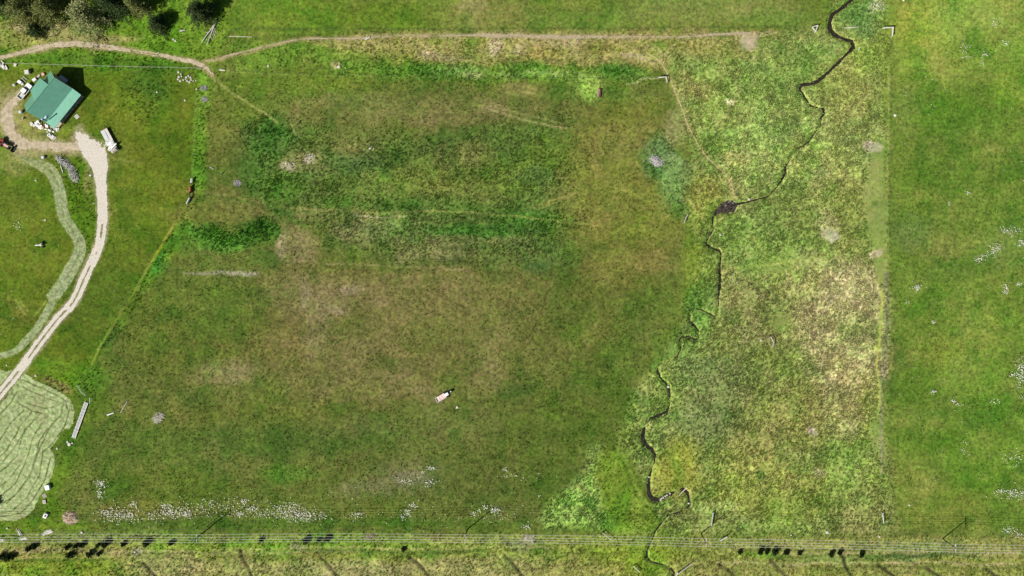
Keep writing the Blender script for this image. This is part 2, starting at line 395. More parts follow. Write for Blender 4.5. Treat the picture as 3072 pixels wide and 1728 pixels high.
# --- band of lush grass between the yard and the pasture
pol([(592,200),(640,240),(632,330),(622,460),(618,560),(600,600),(580,560),(585,400)], (100,145,42), 0.85, 10, 0.4, ro=0.45, de=0.4)
strk([(588,270,3),(583,400,3),(578,530,3)], (128,165,60), 0.6, 4)
pol([(560,610),(620,600),(560,720),(480,800),(420,900),(330,1030),(270,1100),(300,1020),(430,820)], (86,128,34), 0.85, 16, 0.6, ro=0.4, de=0.35)
ell(480,790,40,26,(78,150,48),0.7,ang=-50); ell(520,760,30,18,(135,160,50),0.6,ang=-50); ell(345,1010,40,22,(66,105,42),0.8,ang=-55)
strk([(563,615,1.6),(545,640,1.6),(500,705,1.6),(470,760,2.2),(430,825,1.6),(400,880,1.6),(350,958,1.6),(300,1040,1.6),(278,1092,1.6)], (156,168,66), 0.9, 4.5, gr=0.4, ro=0.08, de=0.05)
strk([(500,705,1.5),(470,760,2),(455,785,1)], (190,180,40), 0.5, 4)
# --- pasture
pol([(640,240),(1250,255),(1980,260),(2010,420),(2060,560),(2080,760),(2000,930),(1900,1180),(1840,1330),(1700,1500),(1640,1570),(240,1580),(170,1480),(330,1230),(360,1000),(560,720),(640,560)],
    (102,115,51), 0.85, 30, ro=0.18, de=0.22)
ell(720,320,120,80,(112,126,50),0.7); ell(650,400,30,120,(122,128,58),0.6); ell(900,250,260,40,(106,132,42),0.7); ell(1000,300,260,30,(96,122,46),0.5)
ell(1300,330,330,45,(130,125,70),0.75); ell(1550,270,60,25,(150,142,80),0.7); ell(1060,300,160,16,(128,128,70),0.5); ell(1350,360,180,20,(118,112,62),0.6)
pol([(730,390),(860,370),(1000,400),(1250,415),(1500,380),(1700,350),(1745,480),(1745,640),(1660,700),(1700,780),(1500,800),(1250,790),(1050,740),(900,640),(790,590),(740,480)],
    (88,114,50), 0.85, 45, ro=0.42, de=0.44, gr=1.0)
ell(800,400,70,55,(68,106,40),0.85,ro=0.5,de=0.5); ell(760,520,50,70,(76,112,44),0.8); ell(830,560,80,40,(82,118,42),0.7,ro=0.5,de=0.5); ell(1070,488,80,30,(72,98,48),0.7,ro=0.5,de=0.5)
ell(920,480,60,30,(140,138,84),0.7); ell(870,495,18,12,(178,165,130),0.8); ell(935,470,14,10,(178,168,140),0.8); ell(1100,560,140,40,(102,124,52),0.6); ell(1250,540,90,60,(104,128,48),0.6)
ell(1020,430,100,30,(112,122,58),0.6); ell(1380,560,140,60,(118,125,60),0.6); ell(1400,470,90,40,(122,124,66),0.6); ell(1540,530,120,50,(98,124,46),0.7); ell(1650,460,90,60,(92,118,42),0.8); ell(1620,530,70,25,(82,112,54),0.6)
ell(1050,640,220,24,(118,132,66),0.7); ell(1150,700,140,50,(136,142,86),0.65,ro=0.45,de=0.4); ell(1010,610,80,20,(92,128,46),0.6); ell(1330,620,130,30,(84,116,46),0.7); ell(1420,690,170,22,(72,120,42),0.85,ro=0.45,de=0.4)
ell(1600,660,130,26,(76,118,44),0.8,ang=6,ro=0.45,de=0.4); ell(1620,760,120,50,(88,112,52),0.7); ell(1610,805,40,22,(70,98,54),0.6); ell(1370,765,50,36,(68,92,42),0.85); ell(1500,760,120,30,(112,122,64),0.6)
ell(1250,760,120,30,(140,142,84),0.6,ro=0.4); ell(1080,740,140,25,(98,114,50),0.6); ell(1400,720,130,18,(128,126,78),0.6); ell(1260,830,220,22,(126,122,64),0.6)
pol([(540,690),(620,680),(700,690),(790,650),(845,670),(830,720),(720,755),(600,745)], (64,112,34), 0.92, 18, ro=0.6, de=0.6)
ell(690,735,60,26,(92,142,52),0.6); ell(560,730,60,30,(84,132,40),0.6); ell(600,640,110,30,(122,126,56),0.6); ell(850,640,80,14,(78,118,44),0.7,ang=38)
pol([(850,660),(880,690),(960,720),(940,790),(860,800),(830,760)], (150,140,85), 0.7, 16); ell(842,740,16,40,(172,155,112),0.6); ell(830,830,50,40,(138,130,72),0.7); ell(910,770,40,20,(150,138,85),0.5)
ell(800,780,40,30,(88,112,48),0.7); ell(1000,850,200,50,(124,122,62),0.7); ell(1230,880,300,60,(132,124,70),0.7)
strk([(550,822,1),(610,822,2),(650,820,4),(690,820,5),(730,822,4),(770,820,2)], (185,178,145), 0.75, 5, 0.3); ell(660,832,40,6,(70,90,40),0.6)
# brown centre
ell(1180,960,430,120,(132,123,70),0.8); ell(1000,1040,260,130,(128,118,66),0.75); ell(1420,1010,260,160,(120,120,62),0.7); ell(900,880,120,60,(136,128,76),0.6); ell(1080,1120,200,80,(134,124,72),0.7)
ell(660,1115,110,34,(152,138,90),0.75); ell(640,1110,40,12,(178,155,112),0.6); ell(820,1020,120,70,(118,116,56),0.6); ell(560,1060,140,80,(108,116,48),0.6); ell(480,960,150,110,(96,114,42),0.7)
ell(620,900,140,80,(92,114,42),0.7); ell(700,980,120,50,(88,112,40),0.7); ell(1260,1030,70,30,(96,112,48),0.6); ell(1150,1090,60,30,(92,110,46),0.5); ell(960,980,40,80,(150,138,92),0.45,ang=15)
ell(1540,1170,60,26,(84,106,46),0.7); ell(1290,1185,60,24,(142,130,80),0.5); ell(1400,920,180,60,(128,122,66),0.6); ell(1450,1120,60,60,(134,126,74),0.5); ell(1560,900,120,80,(116,120,58),0.6); ell(1620,1000,100,140,(106,114,54),0.7)
ell(1020,930,30,16,(160,145,105),0.5); ell(910,885,20,36,(165,150,108),0.5); ell(1050,870,40,14,(170,152,112),0.5)
# lower pasture, greener
ell(760,1250,420,40,(110,118,50),0.6); ell(800,1330,420,60,(82,108,42),0.8); ell(1300,1270,320,50,(108,120,58),0.7); ell(470,1330,160,70,(90,112,42),0.7); ell(500,1460,220,60,(88,112,36),0.75)
ell(1000,1400,300,40,(106,120,52),0.7); ell(1250,1430,130,50,(124,124,76),0.7); ell(1240,1435,60,22,(150,138,108),0.6); ell(1090,1470,80,30,(116,126,76),0.6); ell(700,1400,100,40,(112,116,58),0.5); ell(860,1420,80,26,(84,124,40),0.7)
ell(1000,1520,300,40,(100,118,46),0.6); ell(1500,1440,200,90,(88,108,42),0.75); ell(1650,1300,150,120,(94,112,44),0.7); ell(1800,1150,120,200,(88,112,40),0.8); ell(1900,950,100,160,(92,116,44),0.8); ell(1750,950,120,120,(110,118,52),0.6)
ell(900,1570,700,16,(78,110,36),0.75,0.6,warp=0.4); ell(1650,1480,60,70,(82,108,38),0.7); ell(420,1530,120,30,(118,120,50),0.5)
pol([(-160,1560),(200,1560),(300,1580),(300,1605),(-160,1605)], (112,140,40), 0.8, 15)
# east side of pasture
ell(1860,560,160,240,(128,130,58),0.85); ell(1870,430,110,60,(142,134,68),0.7); ell(1900,330,90,50,(112,122,48),0.6); ell(1880,810,120,50,(138,130,64),0.6); ell(1960,690,60,90,(124,128,56),0.6); ell(1800,280,150,26,(94,124,48),0.7)
# --- strip north of the path
pol([(680,-200),(2480,-200),(2480,82),(1900,86),(1300,90),(900,100),(700,120)], (110,130,50), 0.95, 10, 0.4, ro=0.14, de=0.06)
ell(850,40,180,60,(112,140,42),0.7); ell(1150,50,160,50,(100,128,36),0.7); ell(1480,40,170,60,(132,138,68),0.8); ell(1420,15,40,20,(150,140,85),0.5); ell(1760,60,160,40,(108,132,54),0.7); ell(2050,30,200,50,(124,138,68),0.7); ell(2300,20,120,40,(132,140,72),0.6); ell(2330,55,120,26,(108,138,58),0.6)
strk([(680,88,2),(1300,90,2),(2450,82,2)], (84,110,36), 0.5, 7)  # shadow line of the top fence, painted as darker grass
pol([(680,120),(900,125),(900,190),(700,215)], (112,146,50), 0.8, 18, ro=0.3, de=0.25)
pol([(920,118),(1300,98),(2260,92),(2340,100),(2330,150),(2230,190),(1960,200),(1400,210),(1250,190),(1000,160)], (158,148,84), 0.9, 16, ro=0.35, de=0.38, gr=1.1)
ell(950,160,120,26,(104,140,46),0.8,ro=0.4,de=0.4); ell(1080,185,180,28,(110,134,52),0.7,ro=0.4,de=0.4); ell(1290,165,40,14,(186,168,118),0.8); ell(1360,178,50,10,(180,162,112),0.7); ell(1488,145,18,26,(192,172,128),0.85,0.3); ell(1560,152,20,12,(184,165,115),0.8)
ell(1300,122,40,14,(110,135,50),0.7); ell(1420,122,40,14,(112,138,46),0.7); ell(1620,160,60,20,(168,150,70),0.5); ell(1700,130,60,12,(178,160,108),0.6); ell(1900,165,90,8,(186,168,120),0.7,ang=8); ell(1960,140,50,8,(176,160,108),0.6,ang=30)
ell(2250,128,30,26,(198,176,136),0.95,0.2,warp=0.5,gr=0.4,de=0.0); ell(2250,104,70,8,(192,172,128),0.8); ell(2120,140,60,20,(160,150,82),0.5); ell(2310,140,40,30,(92,128,52),0.8); ell(1820,150,60,16,(122,134,54),0.7); ell(1960,125,60,10,(112,134,50),0.6)
pol([(1000,185),(1400,200),(1960,200),(1960,245),(1400,245),(1000,225)], (106,140,50), 0.85, 14, ro=0.45, de=0.5)
ell(1310,215,70,24,(84,126,46),0.8); ell(1390,218,60,18,(150,170,95),0.6); ell(1640,225,150,10,(152,174,96),0.55); ell(1560,200,70,18,(92,132,48),0.7); ell(1850,210,70,24,(78,120,44),0.8); ell(1420,230,30,10,(185,180,125),0.5)
ell(1772,260,36,40,(150,182,82),0.8,ro=0.5,de=0.6); ell(1720,240,40,20,(120,150,64),0.6); ell(1010,200,20,12,(170,160,110),0.6)
# --- creek meadow
pol([(2010,230),(2000,150),(2240,180),(2360,90),(2480,86),(2540,-200),(2662,-200),(2668,100),(2664,480),(2672,900),(2655,1300),(2690,1560),(2660,1600),(1800,1610),(1850,1500),(1960,1510),(1900,1380),(1850,1340),(1900,1180),(1980,1080),(2060,930),(2100,760),(2040,560),(2080,450)],
    (132,150,72), 0.95, 22, 0.7, ro=0.5, de=0.55, gr=1.0)
pol([(2050,260),(2250,200),(2400,260),(2480,340),(2600,240),(2650,400),(2600,560),(2450,560),(2300,560),(2160,520),(2080,420)], (142,158,84), 0.7, 40, ro=0.6, de=0.7)
ell(2140,330,100,120,(128,145,66),0.7,ang=30); ell(2080,250,60,40,(152,150,80),0.7); ell(2210,480,40,20,(178,168,100),0.7); ell(2330,300,90,70,(124,152,66),0.7); ell(2420,180,70,60,(112,148,60),0.7); ell(2530,240,80,70,(150,166,76),0.7); ell(2600,140,60,70,(140,160,60),0.6)
ell(2510,140,40,30,(134,162,80),0.6,ro=0.15,de=0.05); ell(2600,60,50,60,(120,150,80),0.8,ro=0.5); ell(2630,20,24,18,(185,190,140),0.7); ell(2560,40,40,50,(96,136,58),0.7); ell(2560,320,80,80,(140,150,72),0.6); ell(2185,300,16,10,(205,195,150),0.7)
pol([(1950,410),(2010,400),(2060,500),(2075,620),(2040,650),(1990,560),(1940,500)], (102,130,64), 0.8, 34, ro=0.6, de=0.65)
ell(1970,465,50,46,(80,120,62),0.7); ell(1960,520,40,22,(72,108,52),0.6); ell(2020,480,30,20,(150,165,110),0.5); ell(2030,380,40,50,(150,158,92),0.6); ell(2030,560,50,80,(112,148,72),0.7); ell(2120,600,60,80,(146,152,62),0.7)
ell(2300,660,110,60,(112,140,62),0.7); ell(2420,620,90,60,(146,158,78),0.7); ell(2440,470,90,70,(152,164,82),0.7); ell(2540,560,70,70,(148,160,76),0.7); ell(2260,760,80,60,(118,146,62),0.7); ell(2200,700,60,60,(112,144,56),0.6)
ell(2470,520,30,14,(184,180,118),0.6); ell(2490,700,30,18,(222,200,170),1.0,0.2,35,gr=0.4,de=0.05); ell(2480,670,30,40,(176,174,112),0.7); ell(2560,700,50,60,(136,152,66),0.6); ell(2560,640,80,20,(136,150,66),0.6)
ell(2090,800,50,120,(122,146,50),0.7); ell(2110,900,50,70,(104,142,58),0.7); ell(2020,1000,60,90,(98,124,46),0.6); ell(2100,990,30,50,(108,150,60),0.6)
pol([(2400,770),(2480,800),(2640,790),(2655,900),(2650,1060),(2640,1200),(2560,1300),(2470,1290),(2420,1150),(2400,1000),(2360,880)], (172,159,105), 0.85, 45, ro=0.6, de=0.75, gr=1.1)
ell(2550,860,90,70,(184,174,116),0.6); ell(2500,1050,60,80,(176,162,104),0.6); ell(2400,850,60,60,(146,150,78),0.6); ell(2560,1180,60,80,(152,152,80),0.6); ell(2620,1250,40,120,(140,156,68),0.7)
ell(2320,800,36,20,(150,166,88),0.7,ro=0.1,de=0.02,gr=0.4); ell(2345,970,36,26,(146,162,86),0.85,ro=0.1,de=0.02,gr=0.4); ell(2250,930,100,90,(130,138,72),0.7); ell(2240,1060,140,90,(126,138,66),0.7); ell(2260,1010,60,40,(150,145,86),0.5)
ell(2180,1180,110,110,(122,134,76),0.8,ro=0.45); ell(2120,1290,110,80,(112,130,70),0.8,ro=0.45); ell(2080,1110,60,60,(114,136,72),0.6); ell(2290,1290,90,120,(146,146,78),0.7); ell(2400,1250,100,100,(150,152,74),0.7); ell(2240,1390,110,80,(140,150,66),0.7)
ell(2040,1400,60,80,(146,152,60),0.8,ro=0.3,de=0.3); ell(1980,1440,30,50,(146,152,58),0.7); ell(2100,1470,90,40,(126,146,56),0.7); ell(2350,1470,160,80,(142,150,66),0.7); ell(2560,1440,110,100,(140,156,70),0.7); ell(2435,1295,15,11,(214,194,160),0.9); ell(2460,1420,20,14,(180,170,125),0.6)
ell(2400,1520,140,40,(128,144,58),0.6); ell(2200,1510,90,30,(140,148,62),0.6); ell(2610,1570,90,50,(152,150,84),0.6); ell(2150,1520,70,16,(160,185,95),0.6); ell(2284,1428,14,14,(80,118,42),0.8); ell(2545,1445,70,100,(150,166,84),0.5)
pol([(2612,430),(2655,425),(2660,650),(2658,840),(2632,850),(2620,740),(2594,640),(2592,580),(2608,530)], (148,164,86), 0.95, 8, 0.4, ro=0.08, de=0.02, gr=0.35)
ell(2620,440,26,15,(204,184,150),0.95,0.25); ell(2626,764,22,15,(204,184,140),0.95,0.25); ell(2600,700,30,30,(140,152,74),0.5); ell(2635,1310,22,70,(146,160,90),0.7,gr=0.4,ro=0.12,de=0.03); ell(2625,605,12,9,(92,122,48),0.8); ell(2590,600,10,8,(110,132,56),0.6)
# weedy wedge
pol([(1790,1370),(1850,1345),(1905,1420),(1940,1500),(1970,1530),(1990,1600),(1830,1600),(1640,1590),(1650,1530),(1740,1450)], (114,142,46), 0.85, 14, ro=0.3, de=0.25)
pol([(1765,1360),(1790,1350),(1780,1430),(1800,1500),(1830,1560),(1830,1590),(1650,1592),(1615,1560),(1700,1480),(1750,1410)], (136,168,82), 0.85, 22, ro=0.62, de=0.8)
# --- right-hand field
pol([(2668,-200),(3300,-200),(3300,1620),(2690,1590),(2680,1400),(2676,900),(2666,400)], (106,132,46), 0.95, 26, 1.3, ro=0.17, de=0.14, gr=0.8)
pol([(2660,-200),(3300,-200),(3300,150),(2950,220),(2760,260),(2664,220)], (144,164,64), 0.8, 60); ell(2760,70,70,80,(160,165,60),0.6); ell(2900,60,120,70,(146,172,72),0.7); ell(2960,160,80,60,(112,146,48),0.7); ell(3060,110,60,90,(126,158,58),0.6); ell(2720,330,60,70,(120,142,58),0.7)
ell(2860,330,110,70,(92,132,34),0.7); ell(3040,260,60,60,(112,148,40),0.7); ell(2720,480,50,60,(110,130,48),0.6); ell(2820,540,100,50,(90,124,36),0.7); ell(2780,600,90,40,(124,142,54),0.6); ell(2740,700,60,50,(112,136,66),0.7); ell(2830,740,80,40,(128,138,62),0.6)
ell(2880,810,110,40,(86,120,38),0.7); ell(3020,740,80,60,(116,142,58),0.7); ell(2980,880,90,60,(120,144,50),0.5); ell(2760,960,90,70,(104,130,42),0.6); ell(2960,1000,110,60,(118,142,48),0.6); ell(2830,1060,80,50,(122,142,46),0.5); ell(2780,1160,90,70,(88,124,32),0.7)
ell(2930,1120,100,60,(116,146,50),0.6); ell(2960,1230,110,50,(84,124,32),0.7); ell(2800,1320,100,60,(88,126,30),0.7); ell(3040,1330,60,60,(116,146,44),0.6); ell(2930,1420,110,60,(92,132,32),0.7); ell(2730,1430,60,80,(122,142,52),0.6); ell(2840,1530,130,60,(124,142,50),0.7); ell(3030,1530,60,70,(100,134,40),0.6)
for i in range(60):
    x, y = rng.uniform(2690, 3120), rng.uniform(-50, 1600)
    q = rng.random(); ell(x, y, rng.uniform(12, 40), rng.uniform(10, 26), (82,116,32) if q < 0.55 else (134,150,62), 0.45, 0.7)
strk([(2668,190,2),(2664,420,3),(2660,640,3),(2662,800,2)], (158,168,84), 0.6, 5); strk([(2662,820,4),(2660,900,4),(2655,1000,4),(2648,1120,3),(2645,1300,3),(2645,1420,2)], (146,140,104), 0.7, 6, 0.4, ro=0.15, de=0.15)
strk([(2645,870,1.6),(2641,960,1.8),(2633,1050,1.8),(2628,1105,2),(2640,1160,1.6),(2640,1215,1.6)], (190,190,98), 1.0, 5, gr=0.4, ro=0.05, de=0.0, extra=0.5)
# --- below the power line
pol([(-200,1600),(3300,1612),(3300,1900),(-200,1900)], (138,146,68), 0.95, 8, 0.4, ro=0.36, de=0.32, gr=1.0)
ell(120,1625,200,20,(118,136,62),0.6); ell(350,1605,260,14,(112,140,60),0.6); ell(150,1700,220,34,(122,144,42),0.8); ell(420,1655,200,12,(160,150,92),0.6); ell(160,1655,200,10,(165,152,100),0.5); ell(500,1700,130,40,(164,154,98),0.8)
ell(620,1640,200,24,(116,146,48),0.7); ell(1000,1630,260,26,(110,146,46),0.7); ell(760,1705,160,32,(164,154,94),0.85); ell(1050,1710,220,30,(168,157,102),0.85); ell(1250,1655,140,30,(108,140,48),0.7); ell(1500,1630,200,20,(128,142,66),0.6); ell(1450,1705,200,34,(164,154,96),0.85)
ell(1560,1640,36,22,(150,142,108),0.6); ell(1700,1700,120,36,(150,142,80),0.7); ell(1640,1660,60,22,(96,130,46),0.7); ell(1950,1680,90,60,(122,146,44),0.9); ell(1830,1660,70,40,(124,142,50),0.7); ell(2100,1710,90,34,(154,146,84),0.7); ell(2300,1640,160,20,(150,146,84),0.6)
ell(2250,1700,180,34,(152,146,80),0.7); ell(2480,1680,120,18,(120,145,72),0.7); ell(2700,1650,260,20,(124,142,72),0.7); ell(2750,1668,180,10,(92,128,62),0.7); ell(2650,1710,120,20,(146,146,78),0.7); ell(2930,1700,180,26,(132,146,60),0.7); ell(2300,1665,70,10,(118,154,50),0.8)
for y, x0, x1, cc in ((1657,330,1120,(176,166,108)),(1672,0,560,(160,158,88)),(1680,0,300,(80,110,40)),(1646,640,1700,(170,166,100)),(1655,900,1450,(96,118,52)),(1690,2150,3100,(178,164,112)),(1658,2330,3072,(172,164,104)),(1668,2300,2900,(96,116,52)),(1702,2500,3072,(100,110,56)),(1640,0,420,(150,150,78))):
    pts = [(x, y+3*math.sin(x/90.0), 0.8) for x in range(x0, x1+1, 60)]
    strk(pts, cc, 0.9, 4.5, 0.4, dz=-0.1, ro=0.1, de=0.08)
ell(890,1638,24,8,(176,160,130),0.6); ell(405,1655,10,9,(200,185,160),0.6)
for f in FURROWS: strk([(x, y, 2.2) for x, y in f], (84,78,50), 0.95, 5.5, 0.3, dz=-0.4, ro=0.08, de=0.03)
# --- tracks and lines in the pasture
for pts, cc, a in (([(850,622),(1000,632),(1150,636),(1300,636)],(150,150,84),.6),([(1060,646),(1150,650),(1220,648)],(176,165,118),.7),([(1300,632),(1450,640),(1560,650),(1700,668),(1770,672)],(142,150,76),.55),
  ([(1600,625),(1690,590),(1770,566),(1830,560),(1890,575),(1930,600)],(158,154,78),.55),([(1640,618),(1740,582),(1810,574)],(152,150,76),.5),([(1455,325),(1540,350),(1620,372),(1700,384)],(168,160,98),.7),([(1465,318),(1560,340),(1700,374)],(154,150,88),.5),
  ([(640,235),(680,265),(715,288),(760,318),(800,343),(835,372)],(172,170,98),.75),([(640,230),(650,275),(690,340),(720,400)],(140,145,70),.5),([(680,182),(692,200),(688,220),(700,250)],(84,112,40),.5),([(1000,745),(1120,765),(1250,782),(1400,790)],(88,108,44),.5),([(980,790),(1200,800),(1400,812)],(150,142,88),.5),
  ([(560,570),(640,585),(740,605),(820,640),(900,700)],(82,112,42),.5),([(540,575),(640,580),(760,600)],(140,140,70),.4),([(350,630),(320,655),(300,690)],(150,160,80),.5),([(330,470),(380,485),(430,490)],(150,160,82),.4),
  ([(1440,680),(1560,690),(1650,698)],(60,92,38),.5),([(1460,672),(1640,690)],(56,92,36),.45),([(2180,805),(2290,798),(2400,780),(2530,752)],(168,176,92),.6),([(2320,810),(2345,900),(2370,960),(2380,1060),(2390,1200)],(160,166,84),.4),
  ([(2310,1090),(2270,1180),(2240,1240)],(168,172,88),.5),([(2255,700),(2280,740),(2300,770)],(168,178,92),.5),([(2165,440),(2180,470),(2185,510)],(176,176,104),.5),([(2262,170),(2258,230),(2262,260)],(186,182,118),.6),([(1978,233),(1930,236),(1910,248),(1880,248)],(170,185,120),.6),
  ([(45,900),(75,945)],(160,172,80),.6),([(60,905),(85,935)],(160,172,80),.5),([(135,905),(105,945)],(160,172,80),.5),([(600,205),(900,225),(1300,232)],(140,165,70),.35)):
    strk([(x, y, 1.1) for x, y in catmull(pts, 3)], cc, min(1, a*1.3), 4, 0.25, ro=0.12, de=0.08)
w, m = strk(catmull([(1845,1335,1),(1868,1365,1),(1888,1405,1),(1902,1445,1.4),(1925,1490,1.4),(1950,1512,1.6),(1985,1520,1.4),(2015,1520,.6)],3), (150,165,78), 0.6, 5)
strk([(1840,1345,.8),(1872,1395,.8),(1890,1440,1),(1915,1492,1)], (70,96,32), 0.7, 3, dz=-0.15)
# --- darker fringe + pale rim along the creek
strk([(x-4, y-3, max(q, 0.5)+3) for x, y, q in CREEK], (96,134,44), 0.45, 9, 0.3)
strk([(x+4, y-2, max(q, 0.5)+1.5) for x, y, q in CREEK if abs(x-2180) > 45 or abs(y-625) > 45], (176,176,98), 0.35, 4, 0.2)
# --- bare ground under the drive, track, paths
strk(DRIVE, (178,166,126), 0.7, 6, 0.3, ro=0.03, de=0.02, extra=1); strk(DRIVE[:9], (188,172,132), 0.75, 16, 0.8, extra=2)
strk(TRACK, (165,148,100), 0.75, 8, 0.4, ro=0.04, de=0.04); strk(YARD, (176,160,112), 0.9, 20, 1.0, extra=4, ro=0.04, de=0.03)
strk(NPATH, (172,152,104), 0.7, 7, 0.4, ro=0.05, de=0.05, extra=1); strk(EPATH, (178,168,94), 0.7, 6, 0.4, ro=0.04, de=0.02)
strk(SWATH, (140,158,80), 0.6, 3, 0.1, ro=0.03, de=0.0); strk(SWATH2, (140,158,80), 0.6, 3, 0.1, ro=0.03, de=0.0)
for hp in (HAY, HAY2): pol(hp, (120,132,62), 0.8, 3, 0.1, ro=0.03, de=0.0)
# multi-scale natural variation of the sward
n_a = fbm(U, V, 220, 31, 3); n_b = fbm(U, V, 48, 41, 3); n_c = fbm(U, V, 14, 51, 2)
# patches of different plants: distinct, not blended
pa = sstep(0.02, 0.42, fbm(UW, VW, 64, 301, 5)); pb = sstep(0.02, 0.42, fbm(UW, VW, 52, 331, 5)); pc = sstep(0.15, 0.5, fbm(UW, VW, 26, 361, 4))
mot = np.clip(1.25-0.6*(grain < 0.5), 0.3, 1.2)*np.where((U > 1980) & (rough > 0.35), 0.75, 1.0)
tint *= 1+(np.array([0.16, 0.06, 0.20])*pa[..., None]+np.array([-0.26, -0.11, -0.24])*pb[..., None]+np.array([0.12, 0.14, 0.06])*pc[..., None])*mot[..., None]
# grass laid over in streaks: level in the pasture, slanting in the creek meadow
hs = fbm(U*0.16+0.4*wu, V+0.3*wv, 11, 401, 3)*np.exp(-((U-1250)/480)**2-((V-660)/190)**2)
hs2 = fbm(U*0.2, V, 10, 405, 3)*sstep(1590, 1625, V)
rot = (U+V)*0.7071; rot2 = (U-V)*0.7071
ds = (fbm(rot*0.9, rot2*0.28, 9, 411, 3)*0.6+fbm(U*0.35, V*0.9, 10, 417, 3)*0.5)*sstep(0.38, 0.55, rough)*(U > 1900)
tint *= (1+0.34*hs+0.30*hs2+0.34*ds)[..., None]
rg = tint[..., 0]/np.maximum(tint[..., 1], 1e-4)
tint[..., 0] *= 1-0.35*np.clip(rg-0.85, 0, 0.4)
cm = sstep(0.30, 0.5, rough)*(U > 1900); lum_ = tint@np.array([0.3, 0.6, 0.1])
tint *= (1-0.01*cm)[..., None]
tint += (lum_[..., None]-tint)*(0.05*cm+0.03*(U > 2660))[..., None]
inp = np.exp(-(((U-1150)/900)**4+((V-920)/640)**4))            # grazed pasture: duller, sparser sward
tint *= (1-0.02*inp)[..., None]; tint[..., 1] *= 1-0.02*inp
var = 1+0.12*n_a+0.16*n_b*(0.6+rough)+0.34*n_c*(0.5+rough)*np.where(U > 1950, 0.6, 1.0)
warm = 0.14*fbm(U, V, 110, 61, 3)+0.12*fbm(U, V, 26, 71, 2)
tint *= var[..., None]
tint[..., 0] *= 1+warm; tint[..., 2] *= 1+1.4*warm
tint *= (KG+0.80*dens**2)[..., None]
tint = np.clip(tint, 0.006, 0.75)
# relief
rel = rough*(0.20*fbm(U, V, 22, 81, 2)+0.26*fbm(U, V, 9, 91, 2))
dc = np.full((nv, nu), 99.0)
w = win(1880, -160, 2640, 1888)
dc[w] = pdist(U[w], V[w], CREEK)
dc[w] = np.minimum(dc[w], (np.hypot((U[w]-2190)/26, (V[w]-618)/22)-1)*20)
rel *= sstep(2, 10, dc)
height += rel - 0.5*(1-sstep(1.0, 6.5, dc))*(dc < 6.5)
# hollow at the brush pile hole
# outer coarse ring so the sheet reaches the horizon
ext = np.array([-40000, -9000, -2500, -700])
UU = np.concatenate([ext, U1, 3072-ext[::-1]]); VV = np.concatenate([ext, V1, 1728-ext[::-1]])
k = len(ext); nU, nV = len(UU), len(VV)
GU, GV = np.meshgrid(UU, VV)
HZ = np.zeros((nV, nU)); HZ[k:-k, k:-k] = height
TT = np.empty((nV, nU, 3))
TT[k:-k, k:-k] = tint
TT[:k] = TT[k]; TT[-k:] = TT[-k-1]; TT[:, :k] = TT[:, k:k+1]; TT[:, -k:] = TT[:, -k-1:-k]
far = np.array(lin((106,130,48)))*KG
fm = np.clip((np.maximum(np.abs(GU-CX)/1720, np.abs(GV-CY)/1040)-1)/1.0, 0, 1)[..., None]
TT = TT*(1-fm)+far*fm
GRN = np.full((nV, nU), 0.8); GRN[k:-k, k:-k] = grain
XYZ = np.stack([(GU-CX)*S, -(GV-CY)*S, HZ], -1).reshape(-1, 3)
idx = np.arange(nU*nV).reshape(nV, nU)
F = np.stack([idx[1:, :-1], idx[1:, 1:], idx[:-1, 1:], idx[:-1, :-1]], -1).reshape(-1, 4)
me = mesh_arrays('ground', XYZ, F, M['ground'], True)
a = me.attributes.new('tint', 'FLOAT_COLOR', 'POINT')
a.data.foreach_set('color', np.concatenate([TT.reshape(-1, 3), np.ones((nU*nV, 1))], 1).astype(np.float32).ravel())
a = me.attributes.new('grain', 'FLOAT', 'POINT'); a.data.foreach_set('value', GRN.astype(np.float32).ravel())
tag(link('ground', me), kind='structure')
def gidx(u, v):
    return (np.clip(((v+160)/STEP+0.5).astype(int), 0, nv-1), np.clip(((u+160)/STEP+0.5).astype(int), 0, nu-1))
def gz(px, py):
    i, j = gidx(np.array([px]), np.array([py])); return float(height[i, j][0])

# ------------------------------------------------------------------ sheets laid on the ground: drive, tracks, paths, mown strips, creek
def sheet(name, bbox, fn, z, material, res=1.6, attr=None, relief=0.0, seed=0):
    u1 = np.arange(bbox[0], bbox[2], res); v1 = np.arange(bbox[1], bbox[3], res)
    uc, vc = np.meshgrid(u1+res/2, v1+res/2)
    keep = fn(uc, vc)
    un = np.append(u1, u1[-1]+res); vn_ = np.append(v1, v1[-1]+res)
    gu, gv = np.meshgrid(un, vn_); n = len(un)
    ii, jj = np.nonzero(keep)
    F = np.stack([(ii+1)*n+jj, (ii+1)*n+jj+1, ii*n+jj+1, ii*n+jj], -1)
    used, inv = np.unique(F.ravel(), return_inverse=True)
    uu, vv = gu.ravel()[used], gv.ravel()[used]
    zz = z+relief*fbm(uu, vv, 9, seed, 2)
    me = mesh_arrays(name, np.stack([(uu-CX)*S, -(vv-CY)*S, zz], -1), inv.reshape(-1, 4), material, True)
    if attr is not None:
        c = attr(uu, vv)
        at = me.attributes.new('tint', 'FLOAT_COLOR', 'POINT')
        at.data.foreach_set('color', np.concatenate([c, np.ones((len(c), 1))], 1).astype(np.float32).ravel())
        at = me.attributes.new('grain', 'FLOAT', 'POINT'); at.data.foreach_set('value', np.full(len(c), 0.75, np.float32))
    return tag(link(name, me), kind='structure')
